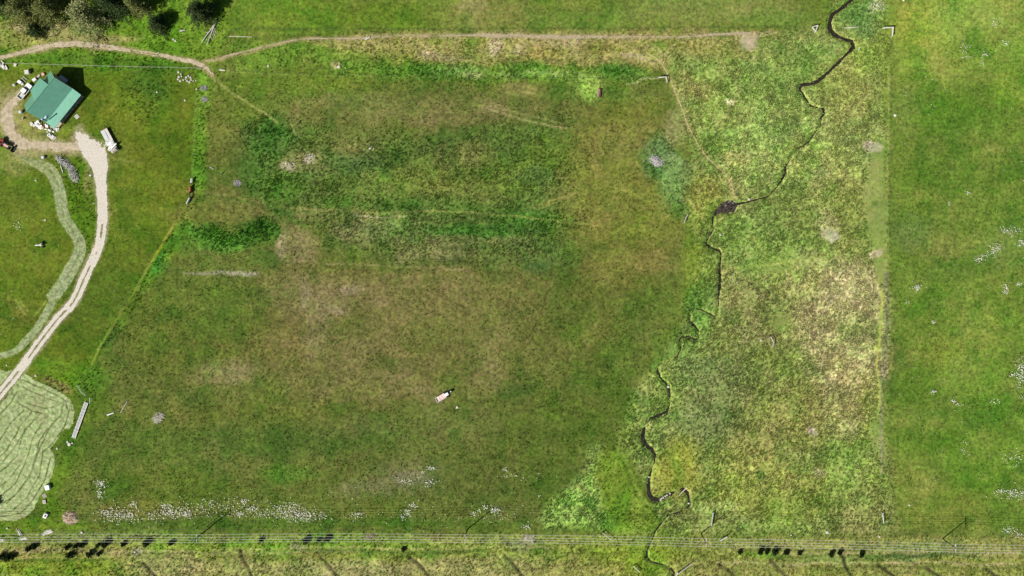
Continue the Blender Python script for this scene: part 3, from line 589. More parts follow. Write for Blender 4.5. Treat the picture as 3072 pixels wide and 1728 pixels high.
def drive_fn(u, v):
    d = pdist(u, v, DRIVE)+1.2+(2.6+9*sstep(500, 430, v))*fbm(u, v, 17, 101, 3)+8*sstep(490, 425, v)*fbm(u, v, 5, 102, 2)+1.2*fbm(u, v, 5, 103, 2)
    mid = pdist(u, v, [(x, y, 0) for x, y, q in DRIVE if y > 640])
    gr = (mid < 2.6+1.8*fbm(u, v, 16, 105, 2)) & (fbm(u, v, 40, 107, 2)+sstep(640, 850, v)*0.75-0.5*sstep(1075, 1100, v)*(1-sstep(1110, 1120, v)) > 0.25)
    return (d < 0) & ~gr
sheet('gravel_drive', (-160,395,345,1370), drive_fn, 0.05, M['gravel'], relief=0.015, seed=5)
def track_fn(u, v):
    d = pdist(u, v, TRACK)
    mid = np.abs(pdist(u, v, [(x, y+1, 0) for x, y, q in TRACK]))
    return (d+4.0*fbm(u, v, 24, 111, 3)+3.0*fbm(u, v, 6, 112, 3) < -1) & ~((mid < 1.6+1.2*fbm(u, v, 30, 113, 2)) & (fbm(u, v, 50, 115, 2) > 0.1))
sheet('dirt_track', (-160,110,660,240), track_fn, 0.045, M['dirt'], relief=0.02, seed=6)
sheet('yard_dirt', (0,270,275,470), lambda u, v: (pdist(u, v, YARD)+11*fbm(u, v, 30, 121, 4)+7*fbm(u, v, 6, 123, 3) < -1) & (drive_fn(u, v) == False), 0.042, M['dirt'], relief=0.02, seed=7)
sheet('footpath', (605,90,2290,200), lambda u, v: pdist(u, v, NPATH)+2.2*fbm(u, v, 26, 131, 3)+1.6*fbm(u, v, 7, 133, 2) < -0.7, 0.043, M['path'], relief=0.01, seed=8)
M['bank'] = mat('trodden_grass_path', (0.40, 0.34, 0.17), 0.95, 0.25, 1.2)
sheet('footpath', (1930,150,2215,600), lambda u, v: pdist(u, v, EPATH)+1.0*fbm(u, v, 18, 141, 3) < 0.0, 0.05, M['bank'], res=1.2, relief=0.01, seed=9)
PALE = np.array(lin((176,191,136))); MIDG = np.array(lin((156,172,112))); GAP = np.array(lin((84,96,44)))
HAYL = [[(95,1232),(73,1263),(57,1285),(44,1312),(13,1360),(-30,1400)],[(119,1243),(106,1257),(88,1274),(73,1292),(64,1323),(53,1365),(31,1389),(-10,1425)],[(146,1248),(124,1274),(106,1301),(95,1323),(88,1356),(75,1389),(47,1452),(0,1491)],
 [(188,1217),(183,1243),(161,1272),(135,1296),(117,1323),(113,1356),(103,1381),(87,1436),(40,1491),(0,1515)],[(208,1226),(203,1252),(194,1279),(159,1330),(130,1355),(127,1373),(119,1428),(79,1491),(40,1531),(0,1538)],[(152,1373),(136,1436),(105,1491),(63,1540),(0,1550)],
 [(49,1175),(35,1204),(13,1230),(-30,1270)],[(71,1230),(44,1257),(18,1290),(0,1318),(-40,1350)],[(51,1153),(93,1173),(143,1195),(188,1212)],[(53,1208),(97,1232),(141,1243)],[(84,1210),(132,1226),(155,1221),(190,1208)],[(73,1120),(115,1140),(177,1170),(199,1186),(211,1206),(216,1232)],
 [(60,1138),(110,1158),(160,1180),(196,1203),(203,1230)],[(25,1180),(0,1215),(-30,1250)],[(108,1250),(80,1285),(50,1335),(10,1385)],[(0,1420),(-30,1450)],[(60,1395),(25,1440),(-10,1470)],[(170,1255),(140,1300),(122,1340),(100,1400),(70,1460),(20,1510)]]
def hay_tint(u, v):
    gl = np.full(u.shape, 99.0); uu_ = u+2.5*fbm(u, v, 26, 171, 2); vv_ = v+2.5*fbm(u, v, 26, 173, 2)
    for q_ in HAYL: gl = np.minimum(gl, pdist(uu_, vv_, [(x, y, 0) for x, y in q_]))
    g = (1-sstep(0.6, 2.6, gl+0.9*fbm(u, v, 8, 153, 2)))*np.clip(0.35+1.0*vn(u, v, 30, 154), 0, 1)*0.9
    br = 1+0.10*fbm(u, v, 70, 158, 2)+0.10*sstep(2, 6, gl)*(1-sstep(6, 12, gl))
    mixn = np.clip(0.55+0.6*fbm(u, v, 10, 155, 3), 0, 1)[..., None]
    c = (PALE*mixn+MIDG*(1-mixn))*br[..., None]
    b = sstep(0.25, 0.7, fbm(u, v, 60, 156, 2))[..., None]*0.35
    c = c*(1-b)+np.array(lin((150,142,98)))*b
    return np.clip((c*(1-g[..., None])+GAP*g[..., None])*(1+0.2*fbm(u, v, 5, 157, 2))[..., None], 0.01, 0.7)*KG
sheet('mown_hay_field', (-160,1095,235,1570), lambda u, v: (np.minimum(polyd(u, v, HAY), polyd(u, v, HAY2))+2.2*fbm(u, v, 14, 159, 2)+2.5*fbm(u, v, 5, 158, 2) < 0) & (pdist(u, v, DRIVE) > 2.5+1.5*fbm(u, v, 12, 160, 2)), 0.055, M['ground'], attr=hay_tint, relief=0.05, seed=10)
def sw_tint(u, v):
    cd = pdist(u, v, [(x, y, 0) for x, y, q in SWATH])
    g = (1-sstep(0.5, 3.0, cd+2*fbm(u, v, 14, 161, 2)))*(0.25+0.7*vn(u, v, 60, 162))*(u*0+1)
    n = np.clip(0.5+1.0*fbm(u, v, 9, 163, 3), 0, 1)[..., None]
    c = (PALE*np.array([.86,.84,.90])*n+MIDG*np.array([.86,.86,.92])*(1-n))
    up = sstep(560, 500, v)[..., None]*0.3
    c = c*(1-up)+np.array(lin((150,150,85)))*up
    return np.clip((c*(1-0.7*g[..., None])+GAP*0.7*g[..., None])*(1+0.22*fbm(u, v, 5, 164, 2))[..., None], 0.01, 0.7)*KG
sheet('mown_strip', (40,450,275,905), lambda u, v: (pdist(u, v, SWATH)+2.2*fbm(u, v, 14, 165, 2)+2.5*fbm(u, v, 5, 166, 2) < 0) & (pdist(u, v, DRIVE) > 4) & (pdist(u, v, YARD) > 2), 0.056, M['ground'], attr=sw_tint, relief=0.05, seed=11)
sheet('mown_strip', (-90,880,190,1100), lambda u, v: (pdist(u, v, SWATH2)+1.8*fbm(u, v, 12, 167, 2) < 0) & (pdist(u, v, SWATH) > 0) & (pdist(u, v, DRIVE) > 3), 0.056, M['ground'], attr=sw_tint, relief=0.05, seed=12)
sheet('creek', (1900,-160,2640,1888), lambda u, v: pdist(u, v, CREEK)+2.0*fbm(u, v, 13, 171, 3)+1.8*fbm(u, v, 5, 173, 2) < 0.1, -0.30, M['water'], res=1.25, relief=0.03, seed=13)
sheet('mud_patch', (2150,585,2225,660), lambda u, v: np.minimum(np.hypot((u-2190)/24, (v-617)/20), pdist(u, v, [(2205,613,5),(2178,626,11),(2150,638,7)])/14+1)+0.75*fbm(u, v, 20, 175, 4) < 1, -0.26, M['mud'], res=1.25, relief=0.10, seed=14)

# ------------------------------------------------------------------ grass tufts (uncountable)
NT = 620000
cu = rng.uniform(-150, 3222, NT); cv = rng.uniform(-150, 1878, NT)
gi = gidx(cu, cv)
clump = 0.45+1.1*np.clip(fbm(cu, cv, 44, 201, 4)+0.25, -0.4, 1.2)
sel = rng.random(NT) < dens[gi]*clump
sel &= dc[gi] > 1.0
cu, cv = cu[sel], cv[sel]; gi = gidx(cu, cv)
n = len(cu)
cx = (cu-CX)*S; cy = -(cv-CY)*S; cz = height[gi]-0.03
ro_ = rough[gi]
size = (0.20+0.75*ro_)*rng.uniform(0.6, 1.25, n)
base = tint[gi]*rng.uniform(0.62, 1.42, n)[:, None]
dryk = (rng.random(n) < 0.16)[:, None]
base = np.where(dryk, base*np.array([1.35, 1.12, 1.5]), base)
dark = (rng.random(n) < np.where(ro_ < 0.3, 0.6, np.where(cu > 1950, 0.09, 0.22)))[:, None]
base = np.where(dark, base*np.array([0.45, 0.62, 0.55]), base)
base = np.clip(base, 0.004, 0.7)
NB = 5
ang0 = rng.uniform(0, 6.283, n)
verts = np.empty((n, NB, 3, 3), np.float32); cols = np.empty((n, NB, 3, 4), np.float32); cols[..., 3] = 1
for b in range(NB):
    an = ang0+b*6.283/NB+rng.uniform(-0.5, 0.5, n)
    el = rng.uniform(0.5, 1.25, n)
    L_ = size*rng.uniform(0.7, 1.15, n); wd = size*rng.uniform(0.16, 0.30, n)
    dx, dy = np.cos(an), np.sin(an)
    verts[:, b, 0] = np.stack([cx-dy*wd, cy+dx*wd, cz], -1)
    verts[:, b, 1] = np.stack([cx+dy*wd, cy-dx*wd, cz], -1)
    verts[:, b, 2] = np.stack([cx+dx*np.cos(el)*L_, cy+dy*np.cos(el)*L_, cz+np.sin(el)*L_], -1)
    cols[:, b, :2, :3] = (base)[:, None, :]*0.95
    cols[:, b, 2, :3] = base*1.1
me = mesh_arrays('grass', verts.reshape(-1, 3), np.arange(n*NB*3).reshape(-1, 3), M['tuft'])
at = me.attributes.new('tint', 'FLOAT_COLOR', 'POINT'); at.data.foreach_set('color', cols.ravel())
tag(link('grass', me), 'tufts of meadow grass and weeds covering the fields', 'grass', kind='stuff')
print('tufts', n, 'tris', n*NB)

# ------------------------------------------------------------------ white wildflowers (uncountable)
FL = [(370,1545,45,18,170),(320,1535,18,8,40),(305,1450,14,10,45),(303,1475,8,8,15),(300,1487,8,6,18),(400,1512,18,8,25),(520,1538,38,16,130),(565,1541,18,8,50),(500,1515,16,10,30),(455,1545,14,12,20),
 (610,1520,50,26,50),(690,1520,60,22,70),(730,1503,8,6,20),(755,1526,14,8,30),(720,1540,14,8,30),(800,1540,30,10,50),(880,1535,50,22,150),(910,1548,40,14,80),(850,1520,40,14,40),(965,1545,22,10,25),(1070,1543,14,10,32),
 (1225,1535,8,14,25),(1238,1517,10,8,25),(1208,1548,8,6,16),(1485,1530,16,10,50),(1455,1522,8,5,14),(1420,1540,8,5,14),(1440,1532,6,4,8),(1290,1404,14,5,22),(1215,1440,22,10,22),(1285,1447,18,8,24),(1268,1416,5,4,8),(1515,1408,6,5,12),(1575,1577,14,7,18),(1617,1487,4,4,5),
 (1530,1430,70,8,14),(1480,1550,50,14,18),(3030,690,26,10,50),(2990,745,20,12,50),(2935,778,14,8,30),(2962,765,18,5,16),(3062,730,14,10,30),(2750,865,9,9,26),(3015,868,8,14,30),(3056,853,8,6,16),(3064,1120,12,38,110),(3040,1125,8,6,12),(2797,1175,8,5,18),(2858,1204,8,5,12),(2875,1213,6,4,6),(2984,1205,14,8,12),
 (3040,1375,34,22,40),(2890,1330,8,40,14),(3040,1480,32,14,90),(3000,1475,14,8,20),(3025,1590,20,10,36),(3060,1605,14,8,18),(2895,150,16,22,30),(2985,70,14,12,20),(3015,130,10,8,14),(2955,165,12,6,12),(2945,190,8,4,6),(2632,20,16,14,26),(2720,905,6,6,6),(2803,965,6,5,8),(2845,610,5,4,5),(2905,580,5,5,8),
 (60,680,14,14,16),(133,658,5,5,6),(110,540,4,4,5),(2200,845,18,8,10),(1110,445,10,6,10),(870,495,12,6,12),(935,470,10,8,12)]
fu, fv, fr_ = [], [], []
for x, y, rx, ry, q in FL:
    q = int(q*1.5)
    fu.append(x+rng.normal(0, 0.65, q)*rx); fv.append(y+rng.normal(0, 0.65, q)*ry); fr_.append(rng.uniform(0.05, 0.17, q))
fu.append(rng.uniform(2690, 3200, 300)); fv.append(rng.uniform(-100, 1600, 300)); fr_.append(rng.uniform(0.06, 0.14, 300))
fu.append(rng.uniform(260, 1600, 260)); fv.append(rng.normal(1535, 26, 260)); fr_.append(rng.uniform(0.06, 0.15, 260))
fu.append(rng.uniform(0, 500, 90)); fv.append(rng.uniform(480, 1100, 90)); fr_.append(rng.uniform(0.05, 0.12, 90))
fu.append(rng.uniform(2050, 2650, 160)); fv.append(rng.uniform(150, 1590, 160)); fr_.append(rng.uniform(0.06, 0.13, 160))
fu = np.concatenate(fu); fv = np.concatenate(fv); fr_ = np.concatenate(fr_); q = len(fu)
ok = (pdist(fu, fv, DRIVE) > 2) & (np.abs(fv-864) < 990); fu, fv, fr_ = fu[ok], fv[ok], fr_[ok]; q = len(fu)
ks = 6
vv = np.empty((q, ks+1, 3), np.float32); zz = height[gidx(fu, fv)]+rng.uniform(0.28, 0.42, q)
fx, fy = (fu-CX)*S, -(fv-CY)*S
vv[:, ks] = np.stack([fx, fy, zz+0.06], -1)
for i in range(ks):
    a_ = i*6.283/ks+rng.uniform(-.3, .3, q); rr = fr_*rng.uniform(0.6, 1.2, q)
    vv[:, i] = np.stack([fx+np.cos(a_)*rr, fy+np.sin(a_)*rr, zz], -1)
bidx = (np.arange(q)*(ks+1))[:, None]
tri = np.concatenate([np.stack([bidx[:, 0]+i, bidx[:, 0]+(i+1) % ks, bidx[:, 0]+ks], -1) for i in range(ks)])
tag(link('wildflowers', mesh_arrays('wildflowers', vv.reshape(-1, 3), tri, M['flower'])), 'small white wildflowers blooming in drifts across the grass', 'flowers', kind='stuff')

# ------------------------------------------------------------------ trees
def tree(name, px, py, h, R, leafmat, label, seed, branches=110, clumps=7, leaf=0.42, shape=0.75, base=0.12, group='trees along the dirt track', cat='tree'):
    """crown middle appears at map point (px, py); conifer with whorled limbs"""
    rs = np.random.default_rng(seed)
    b = W(px, py, h*0.45); root = empty(name, (b.x, b.y, 0))
    tag(root, label, cat, group)
    lean = rs.uniform(-0.02, 0.02, 2)*h
    MB().tube([(0, 0, -0.1), (lean[0]*.5, lean[1]*.5, h*0.5), (lean[0], lean[1], h*0.97)], [0.022*h, 0.014*h, 0.01], 8).build('trunk', M['bark'], root, True)
    mb = MB(); P = []; T = []
    for i in range(branches):
        t = base+(0.99-base)*(i+rs.random())/branches
        an = i*2.39996+rs.uniform(-.4, .4)
        L = R*((1-t)/(1-base))**shape*rs.uniform(0.5, 1.2)*(1+0.22*math.sin(2*an+seed)+0.16*math.sin(5*an+3*seed+4*t))+0.15
        z0 = h*t; rise = rs.uniform(-0.25, 0.18)+0.35*t
        d = np.array([math.cos(an), math.sin(an), rise])
        o = np.array([lean[0]*t, lean[1]*t, z0])
        if L > 0.8: mb.tube([o, o+d*L*0.5, o+d*L*0.93-np.array([0, 0, 0.03*L*L])], [0.012*h*(1-t)+0.02, 0.03, 0.008], 4, False)
        m_ = max(2, int(clumps*(0.35+L/R)))
        for c in range(m_):
            f = 0.25+0.75*(c+rs.random())/m_
            ctr = o+d*L*f-np.array([0, 0, 0.03*(L*f)**2])+rs.normal(0, 0.10*R*0.5, 3)*np.array([1, 1, 0.6])
            for k_ in range(8):
                s_ = leaf*rs.uniform(0.6, 1.3)
                p = ctr+rs.normal(0, leaf*0.8, 3)*np.array([1, 1, 0.7])
                e1 = rs.normal(0, 1, 3); e1 /= np.linalg.norm(e1); e2 = rs.normal(0, 1, 3); e2[2] *= 0.6; e2 /= np.linalg.norm(e2)
                P += [p-e1*s_*0.5, p+e1*s_*0.5, p+e2*s_*0.9]
    P = np.array(P)
    cr = link('crown', mesh_arrays('crown', P, np.arange(len(P)).reshape(-1, 3), leafmat), root)
    if mb.v: mb.build('limbs', M['bark'], cr)
    return root
TREES = [('pine_tree', 258,50,13,7.4,'pine_pale','large pale olive pine with its crown touching the dirt track',11,150,9,0.42),
 ('pine_tree',150,32,13,5.4,'pine','olive pine left of the large pale pine at the top',12,120,8,0.42),
 ('pine_tree',72,36,14,6.0,'pine','broad dark olive pine in the top left corner',13,130,8,0.42),
 ('pine_tree',5,10,14,4.6,'fir','dark pine cut by the top left corner of the frame',14,110,8,0.42),
 ('fir_tree',335,18,14,4.8,'fir','tall dark fir just right of the large pale pine',15,120,8,0.4),
 ('fir_tree',408,12,11,4.2,'pine','green pine at the top edge above the round dark juniper',16,120,8,0.4),
 ('juniper',470,72,6,3.4,'fir','small round dark juniper standing alone above the dirt track',17,90,9,0.36),
 ('fir_tree',598,38,10,4.6,'fir','dark conifer above the two fallen bleached trunks',18,120,8,0.4),
 ('juniper',105,92,5,3.0,'fir','low dark juniper at the edge of the dirt track top left',19,80,8,0.36),
 ('fir_tree',200,-60,15,5.0,'pine','pine mostly beyond the top edge behind the large pale pine',20,100,8,0.45),
 ('fir_tree',340,-70,16,5.0,'fir','dark fir beyond the top edge whose shadow reaches the clearing',21,100,8,0.45),
 ('fir_tree',60,-70,15,5.0,'pine','pine beyond the top left edge of the wood',22,100,8,0.45),
 ('fir_tree',590,-50,12,4.4,'fir','dark fir beyond the top edge right of the clearing',23,100,8,0.45)]
for a in TREES: tree(a[0], a[1], a[2], a[3], a[4], M[a[5]], a[6], a[7], a[8], a[9], a[10], shape=0.6)

# dark shrubs under the wires
SHR = [(8,1664,1.3),(24,1668,1.5),(42,1665,1.0),(90,1640,1.3),(107,1634,1.1),(204,1637,1.0),(230,1633,0.9),(248,1629,1.1),(296,1630,0.8),(318,1626,1.7),(372,1627,1.0),(442,1623,1.4),(516,1623,1.1),(214,1660,1.3),(272,1656,1.4),(299,1656,0.9),
 (785,1615,0.9),(920,1616,1.4),(958,1615,0.8),(983,1612,1.2),(1211,1643,0.8),(2219,1651,0.9),(2280,1650,1.3),(2300,1649,1.0),(2323,1650,1.4),(2357,1653,1.0),(2398,1654,0.8),(2492,1657,1.1),(2517,1653,1.1),(2583,1658,1.1)]
ORD = 'first second third fourth fifth sixth seventh eighth ninth tenth eleventh twelfth thirteenth'.split()
def shrub_label(i):
    if i < 3: return '%s dark shrub from left in the clump at bottom left corner' % ORD[i]
    if i < 13: return '%s dark shrub from left in the row right under the left wires' % ORD[i-3]
    if i < 16: return '%s dark shrub from left in the short row below the left wires' % ORD[i-13]
    if i < 20: return '%s dark shrub from left between the two left power poles' % ORD[i-16]
    if i == 20: return 'lone tiny dark shrub just below wires left of second power pole'
    if i < 27: return '%s dark shrub from left in the row between the right two power poles' % ORD[i-21]
    return '%s of the three dark shrubs nearest the rightmost power pole, counted from left' % ORD[i-27]
def shrub(px, py, r, label, seed):
    rs = np.random.default_rng(seed); root = empty('shrub', W(px, py, 0)); tag(root, label, 'shrub', 'dark shrubs under the power line')
    st = MB()
    for k_ in range(5):
        an = rs.uniform(0, 6.28); st.tube([(0, 0, 0), (math.cos(an)*r*.3, math.sin(an)*r*.3, r*.7), (math.cos(an)*r*.6, math.sin(an)*r*.6, r*1.3)], [0.05, 0.035, 0.015], 4)
    st.build('stems', M['bark'], root)
    q = int(420*r); d = rs.normal(0, 1, (q, 3)); d /= np.linalg.norm(d, axis=1)[:, None]
    lob = 1+0.25*np.sin(d[:, 0]*4+seed)+0.2*np.sin(d[:, 1]*5+seed*2)
    c = d*(rs.uniform(0.35, 1.0, q)**0.6*r*0.9*lob)[:, None]*np.array([1, 1, 0.85])+np.array([0, 0, r*0.95])
    e1 = rs.normal(0, 1, (q, 3))*0.14; e2 = rs.normal(0, 1, (q, 3))*0.16
    P = np.stack([c-e1, c+e1, c+e2], 1).reshape(-1, 3); P[:, 2] = np.maximum(P[:, 2], 0.05)
    link('foliage', mesh_arrays('foliage', P, np.arange(len(P)).reshape(-1, 3), M['shrub']), root)
for i, (x, y, r) in enumerate(SHR): shrub(x, y+4, r*0.76, shrub_label(i), 300+i)

# ------------------------------------------------------------------ house
def house():
    o = W(140, 300, 0); root = empty('house', o)
    tag(root, 'house with green metal roof, porch roof and chimney in the top left yard', 'house')
    L = lambda px, py, z: W(px, py, z)-o
    zr, ze, zb, zp = 6.9, 2.95, 2.95, 2.75
    A = L(79.5,334.4,zr); B = L(162.3,231.8,zr)
    F_ = L(71.8,315.7,ze); G = L(152.3,212,ze)
    C = L(138,367.6,zb); D = L(217.5,266,zb)
    E1 = L(162,385.5,zp); E2 = L(243,285,zp)
    MB().slab([F_, A, B, G], 0.14).build('roof', M['roof'], root)
    MB().slab([A, C, D, B], 0.14).build('roof', M['roof'], root)
    up = Vector((0, 0, -0.02))
    MB().slab([C+up, E1, E2, D+up], 0.12).build('porch_roof', M['roof'], root)
    ax = (B-A).normalized(); side = Vector((-ax.y, ax.x, 0)); 
    # standing seams
    for nm, p0, p1, q0, q1, n_ in (('roof_seams', A, B, C, D, 26), ('roof_seams', A, B, F_, G, 26), ('roof_seams', C+up, D+up, E1, E2, 26)):
        mb = MB()
        for i in range(n_+1):
            t = i/n_; a_ = p0.lerp(p1, t); b_ = q0.lerp(q1, t); mb.tube([a_+Vector((0, 0, .012)), b_+Vector((0, 0, .012))], 0.018, 3)
        mb.build(nm, M['roof'], root)
    MB().tube([A+Vector((0, 0, .03)), B+Vector((0, 0, .03))], 0.09, 6).build('ridge_cap', M['roof'], root)
    # wing with a flatter roof that starts at the ridge
    zw = 5.0
    w0 = A.lerp(B, 0.79); w1 = A.lerp(B, 0.30)
    W0 = L(119.3, 234, zw); W1 = L(91, 272, zw)
    lift = Vector((0, 0, 0.10))
    MB().slab([w1+lift, w0+lift, W0, W1], 0.14).build('wing_roof', M['roof'], root)
    ins = 0.93
    wa, wb = w0.lerp(W0, ins), w1.lerp(W1, ins); wc, wd = w1.lerp(W1, 0.3), w0.lerp(W0, 0.3)
    mb = MB(); base = [Vector((p.x, p.y, 0)) for p in (wa, wb, wc, wd)]; tops = [p-Vector((0, 0, .16)) for p in (wa, wb, wc, wd)]
    mb.add(base+tops, [(0, 1, 5, 4), (1, 2, 6, 5), (2, 3, 7, 6), (3, 0, 4, 7), (4, 5, 6, 7)])
    mb.build('wing_wall', M['siding'], root)
    # main walls
    def inn(p, q, t): return p.lerp(q, t)
    f = inn(F_, C, 0.06); g = inn(G, D, 0.06); c = inn(C, F_, 0.03); d = inn(D, G, 0.03)
    a_, b_ = A, B
    sh = ax*0.4
    f, c, a_ = f+sh, c+sh, a_+sh; g, d, b_ = g-sh, d-sh, b_-sh
    dz = Vector((0, 0, 0.2)); lo = lambda p: Vector((p.x, p.y, 0))
    mb = MB()
    mb.poly([lo(f), lo(c), c-dz, a_-dz, f-dz]); mb.poly([lo(g), lo(d), d-dz, b_-dz, g-dz])
    mb.quad(lo(c), lo(d), d-dz, c-dz); mb.quad(lo(f), lo(g), g-dz, f-dz)
    mb.build('wall', M['siding'], root)
    # porch posts, deck
    e1, e2 = E1.lerp(C, 0.08)+sh, E2.lerp(D, 0.08)-sh
    for i in range(6):
        p = e1.lerp(e2, i/5); MB().box((p.x, p.y, (p.z-0.1)/2), (0.16, 0.16, p.z-0.1), math.atan2(ax.y, ax.x)).build('porch_post', M['deckwood'], root)
    dk = MB(); P0, P1, P2, P3 = [Vector((p.x, p.y, 0.35)) for p in (c, d, e2, e1)]
    ext = -ax*1.3
    dk.slab([P0+ext, P3+ext, P2, P1], 0.15); dk.build('porch_deck', M['deckwood'], root)
    # windows and door on the porch wall
    out = (e1-c); out.z = 0; out.normalize(); rz = math.atan2(ax.y, ax.x)
    for t in (0.15, 0.35, 0.75):
        p = Vector((c.x, c.y, 1.7)).lerp(Vector((d.x, d.y, 1.7)), t)+out*0.03
        w_ = MB().box(p, (1.3, 0.08, 1.1), rz).build('window', M['white'], root); MB().box(p+out*0.035, (1.1, 0.05, 0.9), rz).build('pane', M['glass'], w_)
    p = Vector((c.x, c.y, 1.38)).lerp(Vector((d.x, d.y, 1.38)), 0.55)+out*0.03
    dr = MB().box(p, (1.0, 0.08, 2.05), rz).build('door', M['brownred'], root); MB().box(p+out*0.06+ax*0.38, (0.06, 0.06, 0.12), rz).build('handle', M['steel'], dr)
    # chimney pipe
    cb = L(136, 360, 4.3)
    MB().tube([(cb.x, cb.y, 3.6), (cb.x, cb.y, 6.3)], 0.17, 8).build('chimney_pipe', M['darksteel'], root, True)
    MB().tube([(cb.x, cb.y, 6.3), (cb.x, cb.y, 6.45)], [0.30, 0.10], 8).build('chimney_cap', M['blue'], root)
    sk = A.lerp(C, 0.82).lerp(B.lerp(D, 0.82), 0.10)
    MB().box(sk+Vector((0, 0, .06)), (0.9, 0.7, 0.1), rz, None).build('roof_vent', M['blue'], root)
house()

# ------------------------------------------------------------------ generic small things
def thing(name, label, cat, px, py, ang=0.0, group=None, z=0.0):
    """ang: heading in degrees on the map, 0 = right, 90 = up"""
    p = W(px, py, 0); p.z = z
    return tag(empty(name, p, math.radians(ang)), label, cat, group)
def wheel(root, x, y, r, w, name='wheel'):
    o = MB().tube([(x, y-w/2, r), (x, y+w/2, r)], r, 14).build(name, M['black'], root)
    MB().tube([(x, y-w/2-.02, r), (x, y+w/2+.02, r)], r*0.5, 10).build('rim', M['offwhite'], o)
    return o
def pickup():
    t = thing('pickup_truck', 'white pickup truck parked beside the green roofed house', 'truck', 79, 275, 52)
    mb = MB(); mb.box((1.75, 0, 0.72), (1.7, 1.85, 0.55), taper=0.95); mb.box((0.05, 0, 0.72), (1.75, 1.9, 0.55)); mb.build('body', M['white'], t)
    c = MB().box((0.1, 0, 1.32), (1.9, 1.7, 0.68), taper=0.78).build('cab', M['glass'], t)
    MB().box((0.05, 0, 1.69), (1.35, 1.38, 0.07)).build('roof', M['white'], c)
    b = MB(); b.box((-1.75, 0.9, 0.85), (1.9, 0.12, 0.55)); b.box((-1.75, -0.9, 0.85), (1.9, 0.12, 0.55)); b.box((-2.68, 0, 0.85), (0.1, 1.9, 0.55)); b.build('bed_sides', M['white'], t)
    MB().box((-1.75, 0, 0.55), (1.85, 1.7, 0.08)).build('bed_floor', M['greywood'], t)
    MB().rock((-1.2, 0.1, 0.7), 0.35, 4).build('load', M['offwhite'], t)
    for x in (1.65, -1.7):
        for y in (-0.85, 0.85): wheel(t, x, y, 0.37, 0.26)
    for y in (-0.7, 0.7): MB().box((2.61, y*0.95, 0.8), (0.05, 0.3, 0.18)).build('headlight', M['steel'], t)
pickup()
def tractor(px, py, ang, label, body, hood):
    t = thing('tractor', label, 'tractor', px, py, ang)
    MB().box((0.2, 0, 0.95), (1.4, 0.8, 0.6)).build('chassis', M['darksteel'], t)
    MB().box((1.25, 0, 1.25), (1.7, 0.78, 0.62), taper=0.86).build('hood', M[hood], t)
    for y in (-0.75, 0.75): MB().box((-0.75, y, 1.48), (1.25, 0.42, 0.12)).build('fender', M[body], t)
    MB().box((-0.55, 0, 1.15), (0.8, 0.95, 0.35)).build('seat_deck', M[body], t)
    s_ = MB(); s_.box((-0.55, 0, 1.45), (0.5, 0.5, 0.14)); s_.box((-0.82, 0, 1.7), (0.12, 0.5, 0.5)); s_.build('seat', M['black'], t)
    MB().tube([(0.05, 0, 1.4), (-0.1, 0, 1.8)], 0.03, 5).build('steering_column', M['darksteel'], t)
    MB().tube([(-0.14, 0, 1.80), (-0.17, 0, 1.83)], 0.2, 10).build('steering_wheel', M['black'], t)
    r_ = MB()
    for y in (-0.5, 0.5): r_.tube([(-1.15, y, 1.2), (-1.15, y, 2.35)], 0.05, 5)
    r_.tube([(-1.15, -0.5, 2.35), (-1.15, 0.5, 2.35)], 0.05, 5); r_.build('roll_bar', M[body], t)
    for y in (-0.85, 0.85): wheel(t, -0.75, y, 0.72, 0.42, 'rear_wheel'); wheel(t, 1.6, y*0.82, 0.45, 0.28, 'front_wheel')
    l_ = MB()
    for y in (-0.62, 0.62): l_.tube([(0.3, y, 1.35), (1.6, y, 1.5), (2.7, y, 0.6)], 0.075, 5)
    l_.tube([(1.6, -0.62, 1.5), (1.6, 0.62, 1.5)], 0.06, 5); l_.build('loader_arms', M['darksteel'], t)
    b = MB(); b.box((2.85, 0, 0.55), (0.08, 1.9, 0.75)); b.box((3.2, 0, 0.22), (0.75, 1.9, 0.07)); b.box((3.1, 0.93, 0.5), (0.6, 0.06, 0.55)); b.box((3.1, -0.93, 0.5), (0.6, 0.06, 0.55)); b.build('bucket', M['black'], t)
    MB().tube([(1.5, 0.25, 1.5), (1.5, 0.25, 2.1)], 0.04, 6).build('exhaust', M['darksteel'], t)
    return t
tractor(15, 432, -30, 'red tractor with black front loader at left edge below the house', 'red', 'pink')  # sun glare on the red hood is put into its pink colour
tractor(-15, 1506, 200, 'dark tractor standing beyond the left edge on the mown hay', 'darksteel', 'darksteel')

def flatbed():
    t = thing('flatbed_trailer', 'long grey flatbed trailer piled with white scrap at the drive end', 'trailer', 332, 423, -61)
    t.rotation_euler.z = math.radians(-62)
    for i in range(6): MB().box((0, -0.9+i*0.36, 0.85), (7.5, 0.35, 0.07)).build('deck_plank', M['offwhite'] if i % 3 else M['steel'], t)
    f = MB()
    for y in (-0.75, 0.75): f.box((0, y, 0.72), (7.6, 0.12, 0.18))
    for x in (-3.5, -1.2, 1.2, 3.5): f.box((x, 0, 0.70), (0.1, 2.0, 0.12))
    f.tube([(-3.75, -0.5, 0.7), (-5.0, 0, 0.6), (-3.75, 0.5, 0.7)], 0.06, 5); f.build('frame', M['darksteel'], t)
    for x in (0.5, 1.5):
        for y in (-0.95, 0.95): wheel(t, x, y*1.0, 0.36, 0.24)
    h_ = MB(); h_.box((-3.72, 0, 1.0), (0.1, 2.1, 0.28)); h_.build('headboard', M['brownred'], t)
flatbed()
